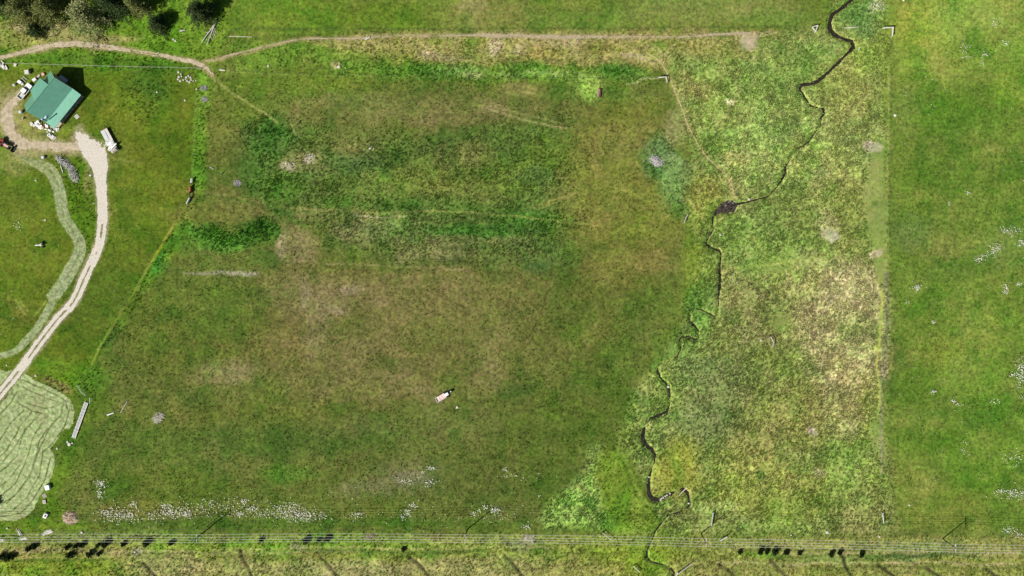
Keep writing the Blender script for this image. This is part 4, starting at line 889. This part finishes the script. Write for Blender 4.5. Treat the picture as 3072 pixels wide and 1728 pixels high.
def onbed(dx, dy, name, label, cat, build, ang=0.0):
    base = W(332, 423, 0); r = math.radians(-62)
    p = base+Vector((dx*math.cos(r)-dy*math.sin(r), dx*math.sin(r)+dy*math.cos(r), 0.89))
    o = build(); o.location = p; o.rotation_euler = (0, 0, r+math.radians(ang)); tag(o, label, cat); return o
rj = random.Random(5)
def boards(n_, ln, spread, m_, seed, name='board_pile'):
    r = random.Random(seed); mb = MB()
    for i in range(n_):
        mb.box((r.uniform(-spread, spread), r.uniform(-spread, spread)*0.8, 0.05+0.06*i), (ln*r.uniform(0.6, 1.1), r.uniform(0.12, 0.3), 0.05), r.uniform(-0.5, 0.5), (r.uniform(-.06, .06), r.uniform(-.06, .06)))
    return mb.build(name, m_)
onbed(0.9, 0, 'board_pile', 'white boards heaped across the middle of the flatbed trailer', 'boards', lambda: boards(9, 2.0, 0.6, M['white'], 1), 80)
onbed(2.3, 0, 'board_pile', 'white scrap boards overhanging the flatbed trailer side near its rear', 'boards', lambda: boards(10, 2.5, 0.6, M['white'], 2), 95)
onbed(3.25, 0.1, 'scrap_crate', 'pinkish crate of scrap at the rear end of flatbed trailer', 'crate', lambda: MB().box((0, 0, .3), (0.9, 1.5, 0.6)).box((0, 0, .65), (0.6, 1.1, .15), .3).build('scrap_crate', M['deckwood']))
onbed(-1.9, -0.25, 'metal_sheet', 'flat grey metal sheets lying on front of the flatbed trailer', 'sheets', lambda: MB().box((0, 0, .03), (3.0, 1.0, .05), .03).box((.3, .1, .09), (2.4, .5, .05), -.06).build('metal_sheet', M['steel']))

def field_trailer():
    t = thing('farm_wagon', 'small white bedded farm wagon standing alone in the brown pasture', 'wagon', 1330, 1188, 31)
    for i in range(7): MB().box((-1.95+i*0.42, 0, 0.88), (0.40, 1.35, 0.07)).build('bed_plank', M['palewood'] if i % 2 else M['pink'], t)
    s_ = MB(); s_.box((-0.75, 0.72, 1.08), (3.1, 0.08, 0.42)); s_.box((-0.75, -0.72, 1.08), (3.1, 0.08, 0.42)); s_.box((-2.3, 0, 1.08), (0.08, 1.45, 0.42)); s_.build('side_boards', M['white'], t)
    MB().box((1.25, 0.0, 1.15), (1.3, 0.95, 0.75), taper=0.9).build('front_box', M['white'], t)
    f = MB(); f.box((-0.2, 0, 0.74), (4.6, 0.5, 0.14)); f.tube([(2.0, -0.35, 0.7), (3.6, 0, 0.55), (2.0, 0.35, 0.7)], 0.07, 5); f.build('chassis', M['black'], t)
    MB().box((2.5, 0, 0.8), (0.9, 0.75, 0.5)).build('hitch_shade_box', M['black'], t)  # black block for the hitch, with the wagon's shadow in front built in
    MB().box((2.75, 0.05, 1.08), (0.28, 0.3, 0.04)).build('plate', M['white'], t)
    for x in (-1.3, 1.2):
        for y in (-0.8, 0.8): wheel(t, x, y, 0.40, 0.2)
field_trailer()
def cart():
    t = thing('mower_cart', 'little white two wheeled implement alone on the lawn left of the drive', 'cart', 122, 735, 5)
    MB().box((-0.6, 0, 0.5), (1.6, 0.25, 0.18)).build('tongue', M['white'], t)
    MB().box((0.45, 0, 0.55), (0.7, 0.7, 0.35)).build('engine_block', M['offwhite'], t)
    MB().tube([(0.7, -0.85, 0.42), (0.7, 0.85, 0.42)], 0.05, 5).build('axle', M['darksteel'], t)
    for y in (-0.75, 0.75): wheel(t, 0.7, y, 0.42, 0.28)
    MB().box((0.9, 0, 0.95), (0.5, 0.5, 0.12)).build('seat', M['black'], t)
cart()

# boxes, barrels, pallets and clutter around the house
def crate(px, py, d, ang, m_, label, name='box', cat='box', lid=True):
    t = thing(name, label, cat, px, py, ang)
    MB().box((0, 0, d[2]/2), d).build('case', M[m_], t)
    if lid: MB().box((0, 0, d[2]+0.03), (d[0]*1.08, d[1]*1.08, 0.06)).build('lid', M[m_], t)
    return t
def barrel(px, py, r, h, m_, label):
    t = thing('barrel', label, 'barrel', px, py)
    MB().tube([(0, 0, 0), (0, 0, h*.5), (0, 0, h)], [r*.92, r, r*.92], 12).build('drum', M[m_], t, False)
    MB().tube([(0, 0, h), (0, 0, h+.05)], r*.7, 12).build('lid', M['steel'], t)
def pallet(px, py, ang, label, m_='palewood', z=0.0):
    t = thing('pallet', label, 'pallet', px, py, ang, z=z)
    for i in range(5): MB().box((-0.5+i*0.25, 0, 0.13), (0.16, 1.2, 0.03)).build('slat', M[m_], t)
    for y in (-0.5, 0, 0.5): MB().box((0, y, 0.06), (1.2, 0.1, 0.1)).build('runner', M[m_], t)
crate(86,218,(1.1,1.1,1.2),10,'offwhite','pale square box standing alone above the pickup truck')
crate(62,247,(1.1,0.8,0.7),-30,'white','white box in the clutter left of the pickup truck')
crate(69,253,(0.7,0.6,0.5),20,'offwhite','small pale box tucked behind the white box by the pickup')
barrel(45,256,0.36,0.8,'white','white barrel leftmost in the clutter beside the pickup truck')
crate(106,240,(1.0,0.8,0.7),35,'white','white box at the corner of the house wing')
crate(118,229,(0.9,0.6,0.5),50,'deckwood','tan crate between the wing and the house corner')
crate(131,224,(0.8,0.8,0.5),40,'pink','pinkish crate under the north corner of the green roof')
crate(192,240,(2.2,1.5,1.0),-37,'blue','large blue grey tank in the shadow behind the house',name='tank',cat='tank')
f = thing('rail_section','pale grey metal rails lying left of the house wing','rails',74,237,-40)
for y in (-0.4,0.4): MB().tube([(-0.9,y,0.25),(0.9,y,0.25)],0.09,5).build('rail',M['steel'],f)
MB().box((-0.4,0,0.3),(0.12,0.9,0.1)).build('crossbar',M['steel'],f)
barrel(65,337,0.48,1.0,'blue','pale blue barrel standing at the house corner by the dirt yard')
barrel(71,355,0.28,0.6,'darksteel','small dark barrel on the grass below the house')
barrel(132,473,0.50,0.9,'blue','blue barrel standing in grass beside the heap of branches')
pallet(231,350,-48,'pale slatted pallet lying beside the house porch')
pallet(161,412,-48,'pale pallet on the ground below the porch steps','white')
crate(155,409,(1.9,1.2,0.4),-42,'offwhite','low white tub at the foot of the porch',name='tub',cat='tub',lid=False)
def clutter(px, py, ang, label, seed, n_=9, spread=1.0, mm='offwhite', ln=0.8, name='junk_pile', cat='junk', z=0.0):
    r = random.Random(seed); mb = MB()
    for i in range(n_):
        mb.box((r.uniform(-1, 1)*spread, r.uniform(-1, 1)*spread*0.6, r.uniform(.1, .45)), (ln*r.uniform(.3, 1), ln*r.uniform(.2, .7), r.uniform(.1, .5)), r.uniform(0, 3), (r.uniform(-.3, .3), r.uniform(-.3, .3)))
    o = mb.build(name, M[mm]); p = W(px, py, 0); p.z = z; o.location = p; o.rotation_euler = (0, 0, math.radians(ang)); return tag(o, label, cat)
clutter(100,374,10,'pale heap of oddments on the grass off the porch corner',3,10,1.0)
clutter(118,375,-35,'white goods stacked on the porch end under the green roof',4,12,1.3,'white',1.0,z=0.45)
clutter(146,393,-42,'white bags and boxes along the front edge of the porch',5,14,1.7,'white',0.9,z=0.45)
clutter(131,381,-40,'faded red blanket and box on the porch end',6,4,0.5,'pink',0.8,z=0.6)
clutter(172,388,45,'white sacks at the lower corner of the porch roof',7,8,0.8,'white',0.8)
clutter(10,196,-35,'pale scrap timber heap at left edge above the house',8,10,1.3,'offwhite',1.4)
clutter(47,195,-30,'few pale boards on grass above the pale square box',9,3,0.4,'palewood',1.0)

# hive-like boxes at the lower left
crate(146,1461,(1.2,1.3,1.0),12,'white','clean white box standing at the edge of the mown hay')
pallet(134,1487,30,'pale pallet leaning low below the clean white box','deckwood')
crate(134,1505,(1.0,1.2,0.35),10,'deckwood','low tan crate just below the pallet by the mown hay',lid=False)
crate(139,1546,(1.1,1.4,0.8),-28,'white','white box with dark top left of the straw heap',lid=False)
M_d = MB().box((0,0,0.03),(0.5,0.6,0.06)).build('dark_panel',M['darksteel']); M_d.location = W(139,1546,0)+Vector((0.1,0.05,0.83)); M_d.rotation_euler=(0,0,-0.5)
tag(M_d,'dark panel lying on the white box left of straw heap','panel')

# straw heap, brush piles, wood heaps
def sticks(name, px, py, rx, ry, ang, n_, r0, ln, m_, label, seed, cat, hgt=0.6, mound=None, aligned=None):
    t = thing(name, label, cat, px, py, ang)
    r = random.Random(seed)
    if mound:
        q = 22; vs_ = []; fs = []
        for j, (k_, z_) in enumerate(((1.0, -0.05), (0.75, 0.45), (0.4, 0.8))):
            for i in range(q):
                a_ = 2*math.pi*i/q; w_ = r.uniform(0.85, 1.12)
                vs_.append((math.cos(a_)*rx*k_*w_, math.sin(a_)*ry*k_*w_, hgt*z_*r.uniform(.8, 1.2)))
        vs_.append((0, 0, hgt))
        for j in range(2):
            for i in range(q): fs.append((j*q+i, j*q+(i+1) % q, (j+1)*q+(i+1) % q, (j+1)*q+i))
        for i in range(q): fs.append((2*q+i, 2*q+(i+1) % q, 3*q))
        MB().add(vs_, fs).build('mound', M[mound], t)
    mb = MB()
    for i in range(n_):
        a_ = r.uniform(0, 6.283); d = math.sqrt(r.random())
        x, y = math.cos(a_)*rx*d*0.9, math.sin(a_)*ry*d*0.9
        zc = hgt*(1-d*d)*r.uniform(0.35, 1.0)+0.08
        th = (aligned+r.uniform(-.45, .45)) if aligned is not None else r.uniform(0, 6.283)
        l_ = ln*r.uniform(0.4, 1.1)/2; dz = r.uniform(-.12, .12)*l_
        bx_ = r.uniform(-.08, .08)*l_
        mb.tube([(x-math.cos(th)*l_, y-math.sin(th)*l_, max(.04, zc-dz)), (x+bx_, y-bx_, zc), (x+math.cos(th)*l_, y+math.sin(th)*l_, max(.04, zc+dz))], [r0*r.uniform(.6, 1.3), r0, r0*.5], 4)
    o = mb.build('sticks', M[m_], t); o['kind'] = 'stuff'
    return t
sticks('straw_heap',210.5,1554,2.4,2.1,0,260,0.05,0.8,'straw','round heap of old brown straw above the power line',21,'straw heap',0.8,'straw')
sticks('brush_pile',184,482,2.2,0.9,-45,62,0.06,2.0,'greywood','upper heap of grey dead branches between drive and mown strip',22,'branches',1.0)
sticks('brush_pile',203,494,1.9,1.0,-40,62,0.06,1.7,'greywood','middle heap of grey dead branches between drive and mown strip',23,'branches',0.9)
sticks('brush_pile',221,524,3.0,1.4,-65,115,0.06,1.4,'greywood','largest lower heap of grey dead branches beside the gravel drive',24,'branches',1.1)
sticks('brush_pile',1968,484,2.0,1.5,-35,130,0.07,2.0,'greywood','pale heap of dry branches in the dark green patch',25,'branches',0.7,aligned=0.1)
sticks('brush_pile',476,1252,2.2,1.5,40,90,0.05,1.5,'palewood','tangled dry brush heap at the left edge of the pasture',26,'brush',0.7)
sticks('brush_pile',712,549,1.2,0.8,20,50,0.06,1.3,'brush','small grey brush heap near the rusty red gate',27,'brush',0.5)
sticks('brush_pile',612,265,0.9,1.1,80,40,0.05,1.2,'brush','upper small brush heap in lush strip below the track junction',28,'brush',0.4)
sticks('brush_pile',614,298,0.9,1.1,80,40,0.05,1.2,'brush','lower small brush heap in lush strip below the track junction',29,'brush',0.4)
sticks('brush_pile',1110,1610,2.0,1.1,0,46,0.04,1.5,'straw','dry dead bush under wires left of the second power pole',30,'brush',0.9)
sticks('brush_pile',1590,1613,2.0,1.2,0,46,0.04,1.5,'palewood','pale dead bush under wires right of the second power pole',31,'brush',0.9)
def log(px0, py0, px1, py1, r, label, m_='palewood', cat='log', z=None, group=None, name='log'):
    p, q = W(px0, py0, 0), W(px1, py1, 0); o = (p+q)/2
    z = r*0.9 if z is None else z
    d = (q-p)/2
    e = MB().tube([(-d.x, -d.y, z), (0, 0, z+r*.1), (d.x, d.y, z)], [r, r*.9, r*.7], 7).build(name, M[m_])
    e.location = o
    return tag(e, label, cat, group)
# fallen bleached trunks with side branches
def fallen(pts, r, br, label, seed):
    o = W(*pts[0], 0); t = tag(empty('fallen_tree', o), label, 'fallen tree')
    P = [W(x, y, 0)-o for x, y in pts]
    P = [Vector((p.x, p.y, 0.25+0.1*i)) for i, p in enumerate(P)]
    MB().tube(P, [r*(1-0.65*i/(len(P)-1)) for i in range(len(P))], 7).build('trunk', M['greywood'], t, True)
    for (x0, y0, x1, y1) in br:
        p, q = W(x0, y0, 0)-o, W(x1, y1, 0)-o
        MB().tube([(p.x, p.y, 0.4), ((p.x+q.x)/2, (p.y+q.y)/2, 0.75), (q.x, q.y, 0.5)], [0.10, 0.07, 0.03], 5).build('branch', M['greywood'], t)
fallen([(652,62),(635,88),(617,112),(606,130)], 0.26, [(640,80,648,78),(625,100,618,96)], 'longer bleached fallen trunk left of its twin above the track', 1)
fallen([(653,62),(642,82),(634,104),(628,120),(622,138)], 0.22, [(642,82,654,106),(640,90,648,112),(636,98,645,116),(632,110,640,120),(628,118,620,122),(630,114,638,108)], 'shorter bleached fallen trunk with bare side branches above the track', 2)
log(688,109,756,111,0.09,'long pale log lying in lush grass right of the fallen trunks')
log(1096,119,1110,112,0.28,'short pale log beside the long footpath at the top','offwhite')
log(660,210,676,211,0.25,'short white log below the track junction','offwhite')
log(540,94,556,90,0.25,'short grey log near the small round juniper','greywood')
log(322,1245,342,1238,0.20,'white pole end lying at left edge of the pasture','white')
log(362,1238,382,1204,0.10,'thin grey pole lying near the dry brush heap','steel')
log(183,497,190,520,0.16,'pale pole lying beside the heaps of grey branches')
log(2060,1462,2036,1487,0.13,'pale plank laid across the lower creek bend','palewood',z=0.12)
log(2533,84,2575,81,0.14,'thin pale rail lying just right of the upper creek','palewood')
log(2580,140,2573,155,0.12,'pale stick in meadow right of the upper creek bend','palewood')
log(630,500,642,508,0.14,'short grey stick upper in grass right of gate fence','greywood'); log(664,524,676,512,0.14,'short dark stick in grass right of gate fence','pole')
log(2708,0,2712,3,0.3,'pale stub at the top edge right of the fence corner')
def timber(px, py, ang, label, seed, n_=7, ln=3.6, m_='offwhite'):
    t = thing('timber_stack', label, 'timber', px, py, ang); r = random.Random(seed)
    for i in range(n_):
        MB().box((r.uniform(-.4, .4), -0.55+i*0.17, 0.1+0.07*(i % 3)), (ln*r.uniform(.6, 1.05), 0.14, 0.08), r.uniform(-.06, .06)).build('board', M[m_], t)
timber(143,1596,18,'stack of white boards lying just above the left power wires',1)
timber(61,1597,-62,'pale boards standing askew under the left power wires',2,5,2.6,'greywood'); timber(72,1613,15,'loose pale boards crossing under the leftmost wires',3,4,2.2)
timber(8,1618,10,'scattered grey boards at bottom left corner under wires',4,5,1.6,'greywood')

# stones
def stone(px, py, r, label, seed, group=None, m_='stone'):
    o = MB().rock((0, 0, 0.1), r, seed).build('stone', M[m_]); o.location = W(px, py, 0); return tag(o, label, 'stone', group)
for i, (x, y, r) in enumerate([(536,216,.55),(543,222,.35),(537,231,.5),(545,229,.4),(534,238,.45),(541,243,.5),(550,240,.4),(559,232,.5),(566,228,.45),(572,233,.5),(574,240,.4),(569,246,.5),(562,243,.45),(557,238,.35),(580,243,.3),(588,241,.35)]):
    stone(x, y, r*0.75, 'pale stone in the scattered ring below the dirt track junction', 40+i, 'stones below the track junction')
for i, (x, y, r, lb) in enumerate([(521,118,.5,'upper pale stone right of the small round juniper'),(527,123,.45,'lower pale stone right of the small round juniper'),(590,267,.4,'pale stone left of the upper small brush heap'),(471,277,.4,'pale stone in the dark green lawn patch right of the house'),(555,301,.45,'flat pale stone left of the lower small brush heap'),
  (272,526,.55,'white boulder at the left edge of the gravel drive'),(283,610,.25,'small white stone low on the left edge of the drive'),(209,1333,.8,'largest white rock below the long grey frame'),(203,1326,.5,'grey rock left of the largest white rock'),(217,1329,.4,'small white rock right of the largest white rock'),(172,1345,.5,'pale rock at the notch of the mown hay'),
  (108,1127,.55,'pinkish rock where the drive meets the mown hay'),(21,1096,.4,'pinkish rock left of the drive above the mown hay'),(246,1597,.6,'pale rock just above wires right of the straw heap'),(23,1585,.5,'grey rock above the bottom left wires'),(405,1656,.5,'pale rock on the track below the left wires'),
  (2685,346,.6,'white rock right of the fence on the upper right'),(2247,598,.6,'tan rock at creek edge right of the mud patch'),(2004,1160,.5,'white rock in the middle creek bend'),(1947,1431,.35,'small white rock in the creek above the wide bend'),(2066,1510,.4,'white rock in the lower creek loop'),(2482,1597,.7,'white rock lying above the right shrubs'),(2373,1605,.4,'small white rock left of the white rock above the shrubs'),
  (2161,704,.5,'pale rock right of the creek below the mud patch'),(2283,1021,.4,'white rock beside the small V shaped fence brace'),(1372,1222,.5,'white rock just right of the farm wagon'),(805,198,.5,'pale stone with dark weed below the long footpath'),(2638,1610,.5,'pale rock left of the rightmost power pole'),(2728,1515,.4,'pale rock in grass above the rightmost pole'),(1017,200,.7,'pale flat rock in the lush belt below the footpath')]):
    stone(x, y, r*0.75, lb, 80+i, None, 'offwhite' if 'white' in lb else 'stone')
for i, (x, y) in enumerate([(2187,606),(2199,609),(2192,603),(2178,616),(2203,604)]):
    stone(x, y, 0.15, 'small pale stone in the dark mud patch of the creek', 130+i, 'stones in the mud patch', 'offwhite').location.z = -0.2
for i, (x, y) in enumerate([(1985,1496),(1990,1493),(1996,1489),(1982,1500),(2001,1486),(2010,1481)]):
    stone(x, y, 0.32, 'stone lying in the dark wide bend of the lower creek', 150+i, 'stones in the lower creek bend').location.z = -0.28

# long grey frame by the hay field
def longframe():
    t = thing('hay_elevator', 'long narrow grey frame lying beside the mown hay', 'farm frame', 242, 1260, 70)
    for y in (-0.5, -0.12, 0.22, 0.5): MB().box((0, y, 0.45), (11.4, 0.13, 0.14)).build('rail', M['steel'], t)
    for x in (-3.2, 3.4): MB().box((x, 0, 0.58), (0.16, 1.5, 0.1)).build('crossbar', M['offwhite'], t)
    MB().box((0.2, -0.32, 0.40), (10.6, 0.2, 0.04)).build('belt', M['brush'], t)
    MB().box((0.2, 0.36, 0.40), (10.2, 0.12, 0.04)).build('belt', M['darksteel'], t)
    for x in (-4.5, 4.5):
        for y in (-0.4, 0.4): MB().box((x, y, 0.19), (0.12, 0.12, 0.38)).build('leg', M['steel'], t)
longframe()
o = MB().box((0, 0, .35), (2.6, 0.95, 0.08)).box((0, .45, .5), (2.6, .08, .38)).box((0, -.45, .5), (2.6, .08, .38)).box((1.28, 0, .5), (.08, .9, .38)).box((-1.28, 0, .5), (.08, .9, .38)).box((.9, 0, .16), (.12, .8, .32)).box((-.9, 0, .16), (.12, .8, .32)).build('feed_trough', M['brownred'])
o.location = W(1797, 280, 0); o.rotation_euler = (0, 0, math.radians(82)); tag(o, 'red brown wooden feed trough below the upper fence corner', 'trough')
pp = MB().box((0, 0, .62), (2.4, 0.14, 0.5)).build('plank', M['pink']); pp.parent = o
gpl = MB().box((0, .34, .60), (2.4, 0.16, 0.1)).build('rail', M['greywood']); gpl.parent = o

# ------------------------------------------------------------------ fences, braces, gate
def brace(pts, label, posts=True, h=1.35, m_='palewood', r=0.12, cat='fence brace'):
    o = W(*pts[0], 0); t = tag(empty('fence_brace', o), label, cat)
    P = [W(x, y, 0)-o for x, y in pts]
    for p in P: MB().tube([(p.x, p.y, 0), (p.x, p.y, h+.15)], r*0.95, 7).build('post', M[m_], t)
    for p, q in zip(P[:-1], P[1:]): MB().tube([(p.x, p.y, h), (q.x, q.y, h)], r, 6).build('rail', M[m_], t); MB().tube([(p.x, p.y, 0.3), (q.x, q.y, h-.25)], r*0.45, 5).build('diagonal', M[m_], t)
brace([(2647,86),(2675,85),(2673,110)], 'white L shaped fence corner brace at the upper right', m_='offwhite', r=0.16)
brace([(2433,83),(2450,79),(2444,98),(2433,83)], 'pale triangular fence brace left of the upper creek', r=0.12, m_='offwhite')
brace([(1976,234),(1997,233),(2000,248)], 'white L shaped fence brace where the thin path passes', m_='offwhite', r=0.13)
brace([(2310,1010),(2319,1027),(2315,1038)], 'small grey V shaped fence brace in the straw meadow', m_='greywood')
brace([(2052,667),(2056,653),(2062,646)], 'small grey fence brace left of the creek below mud patch', m_='greywood')
brace([(2644,1537),(2647,1566)], 'short pale fence brace at lower end of the right fence', m_='offwhite')
brace([(1808,1597),(1838,1619)], 'pale slanting fence rail above wires right of weedy wedge', m_='greywood', h=1.1)
brace([(2138,1537),(2132,1576)], 'grey upright fence rail beside the third power pole', m_='greywood', h=1.1, r=0.17)
brace([(2161,1618),(2179,1608)], 'short pale fence rail right of the third power pole', m_='offwhite', h=1.0, r=0.17)
brace([(1900,1696),(1919,1713)], 'white fence rail at the bottom edge left of the creek', m_='offwhite', h=1.0)
brace([(2073,1689),(2034,1718)], 'long pale fence rail at the bottom edge right of the creek', m_='greywood', h=1.0)
brace([(2033,1716),(2024,1735)], 'short pale rail post by the creek at the bottom edge', h=1.0)
brace([(237,1155),(250,1175),(262,1185)], 'pale wire fence corner above the long grey frame', m_='palewood', r=0.07)
brace([(276,1192),(275,1208)], 'pale short fence post pair at the top of the long grey frame', m_='palewood', r=0.08)
def gate():
    o = W(575, 568, 0); t = tag(empty('gate', o), 'rusty red gate between white rails at the pasture edge', 'gate')
    L = lambda x, y: W(x, y, 0)-o
    def rail(p, q, zs, m_, r, nm):
        p, q = L(*p), L(*q)
        for z in zs: MB().tube([(p.x, p.y, z), (q.x, q.y, z)], r, 5).build(nm, M[m_], t)
    rail((578,536),(576,552), (1.2, .8, .4), 'white', 0.13, 'rail'); rail((573,592),(563,612), (1.2, .8, .4), 'white', 0.13, 'rail'); rail((573,578),(573,592), (1.1, .7), 'darksteel', 0.09, 'rail')
    p = L(573.5, 569); MB().box((p.x, p.y, 0.75), (0.45, 1.9, 1.1)).build('red_panel', M['rust'], t)
    for x, y in ((576,552),(574,560),(573,578),(573,592)):
        p = L(x, y); MB().tube([(p.x, p.y, 0), (p.x, p.y, 1.6)], 0.15, 7).build('post', M['pole'], t)
gate()
def fence(pts, step, label, h=1.2, wires=3, wm='darksteel', wr=0.007, pr=0.05, pm='brush'):
    o = W(*pts[0], 0); t = tag(empty('wire_fence', o), label, 'fence')
    P = [W(x, y, 0) for x, y in pts]; D = [0]
    for p, q in zip(P[:-1], P[1:]): D.append(D[-1]+(q-p).length)
    n_ = max(1, int(D[-1]/step)); pos = []
    for i in range(n_+1):
        s_ = D[-1]*i/n_
        j = max(jj for jj in range(len(D)-1) if D[jj] <= s_+1e-6)
        pos.append(P[j].lerp(P[j+1], (s_-D[j])/(D[j+1]-D[j]))-o)
    pm_ = None
    for p in pos:
        if pm_ is None:
            a_ = MB().tube([(0, 0, 0), (0, 0, h+.1)], [pr, pr*.9], 6).build('post', M[pm], t); pm_ = a_.data
        else: a_ = link('post', pm_, t)
        a_.location = p
    for k_ in range(wires):
        z = h*(k_+1)/wires
        MB().tube([(p.x, p.y, z) for p in pos], wr, 4, False).build('wire', M[wm], t)
fence([(-60,190),(60,192),(300,199),(606,206)], 6, 'white taped fence running between the dirt track and the house', wm='offwhite', wr=0.016, wires=2)
fence([(668,120),(680,88),(1300,90),(1900,86),(2433,82)], 7, 'long wire fence along the top edge of the footpath')
fence([(2672,112),(2668,300),(2662,640),(2660,860),(2650,1130),(2646,1400),(2645,1536)], 7, 'wire fence between the creek meadow and the right field')
fence([(563,612),(500,705),(430,826),(350,958),(278,1092),(250,1175)], 7, 'wire fence running diagonally from the gate to the hay field')
fence([(590,230),(584,400),(578,536)], 7, 'wire fence along the lush strip above the gate')
fence([(690,215),(1000,225),(1400,236),(1976,234)], 8, 'wire fence along the lush belt north of the pasture')
fence([(2000,248),(2010,420),(2060,640)], 8, 'wire fence beside the thin path left of the creek')
fence([(-60,1590),(600,1586),(1100,1585),(1800,1590)], 8, 'wire fence just above the power line at the bottom')
fence([(2179,1608),(2640,1610),(3200,1622)], 8, 'wire fence above the right shrubs at the bottom')

# ------------------------------------------------------------------ power line
POLES = [(-160,1590,'power pole beyond the left edge carrying the wires'),(622,1588,'leftmost dark wooden power pole with pale crossarm'),(1402,1588,'second dark wooden power pole from left with pale crossarm'),
 (2103,1600,'third power pole from left standing right of the creek'),(2828,1616,'rightmost dark wooden power pole with pale crossarm'),(3590,1634,'power pole beyond the right edge carrying the wires')]
OFF = (-1.15, -0.42, 0.30, 1.15); PH = 9.5
tips = []
for x, y, lb in POLES:
    p = W(x, y, 0); t = tag(empty('power_pole', p), lb, 'power pole', 'power poles along the bottom')
    MB().tube([(0, 0, -.1), (0, 0, PH)], [0.19, 0.13], 10).build('post', M['pole'], t, True)
    c = MB().box((0.15, 0, PH-.35), (0.14, 2.5, 0.15)).build('crossarm', M['greywood'] if lb[0] == 'l' else M['offwhite'], t)
    for o_ in OFF: MB().tube([(0.15, o_, PH-.28), (0.15, o_, PH-.08)], [0.07, 0.05], 6).build('insulator', M['white'], t)
    b = MB()
    for s_ in (-1, 1): b.tube([(0.12, s_*0.75, PH-.4), (0.10, 0, PH-1.1)], 0.03, 4)
    b.build('brace', M['steel'], t)
    tips.append(p+Vector((0.15, 0, PH-.06)))
for k_, (o_, nm) in enumerate(zip(OFF, ('lowest', 'second lowest', 'second highest', 'highest'))):
    pts = []
    for p, q in zip(tips[:-1], tips[1:]):
        for i in range(12):
            u_ = i/12; r = p.lerp(q, u_); pts.append((r.x, r.y+o_, r.z-4*0.9*u_*(1-u_)))
    pts.append((tips[-1].x, tips[-1].y+o_, tips[-1].z))
    e = MB().tube(pts, 0.034, 5, False).build('power_wire', M['wire'])
    tag(e, 'power wire strung along the pole tops, %s of the four in the picture' % nm, 'wire', 'power wires')
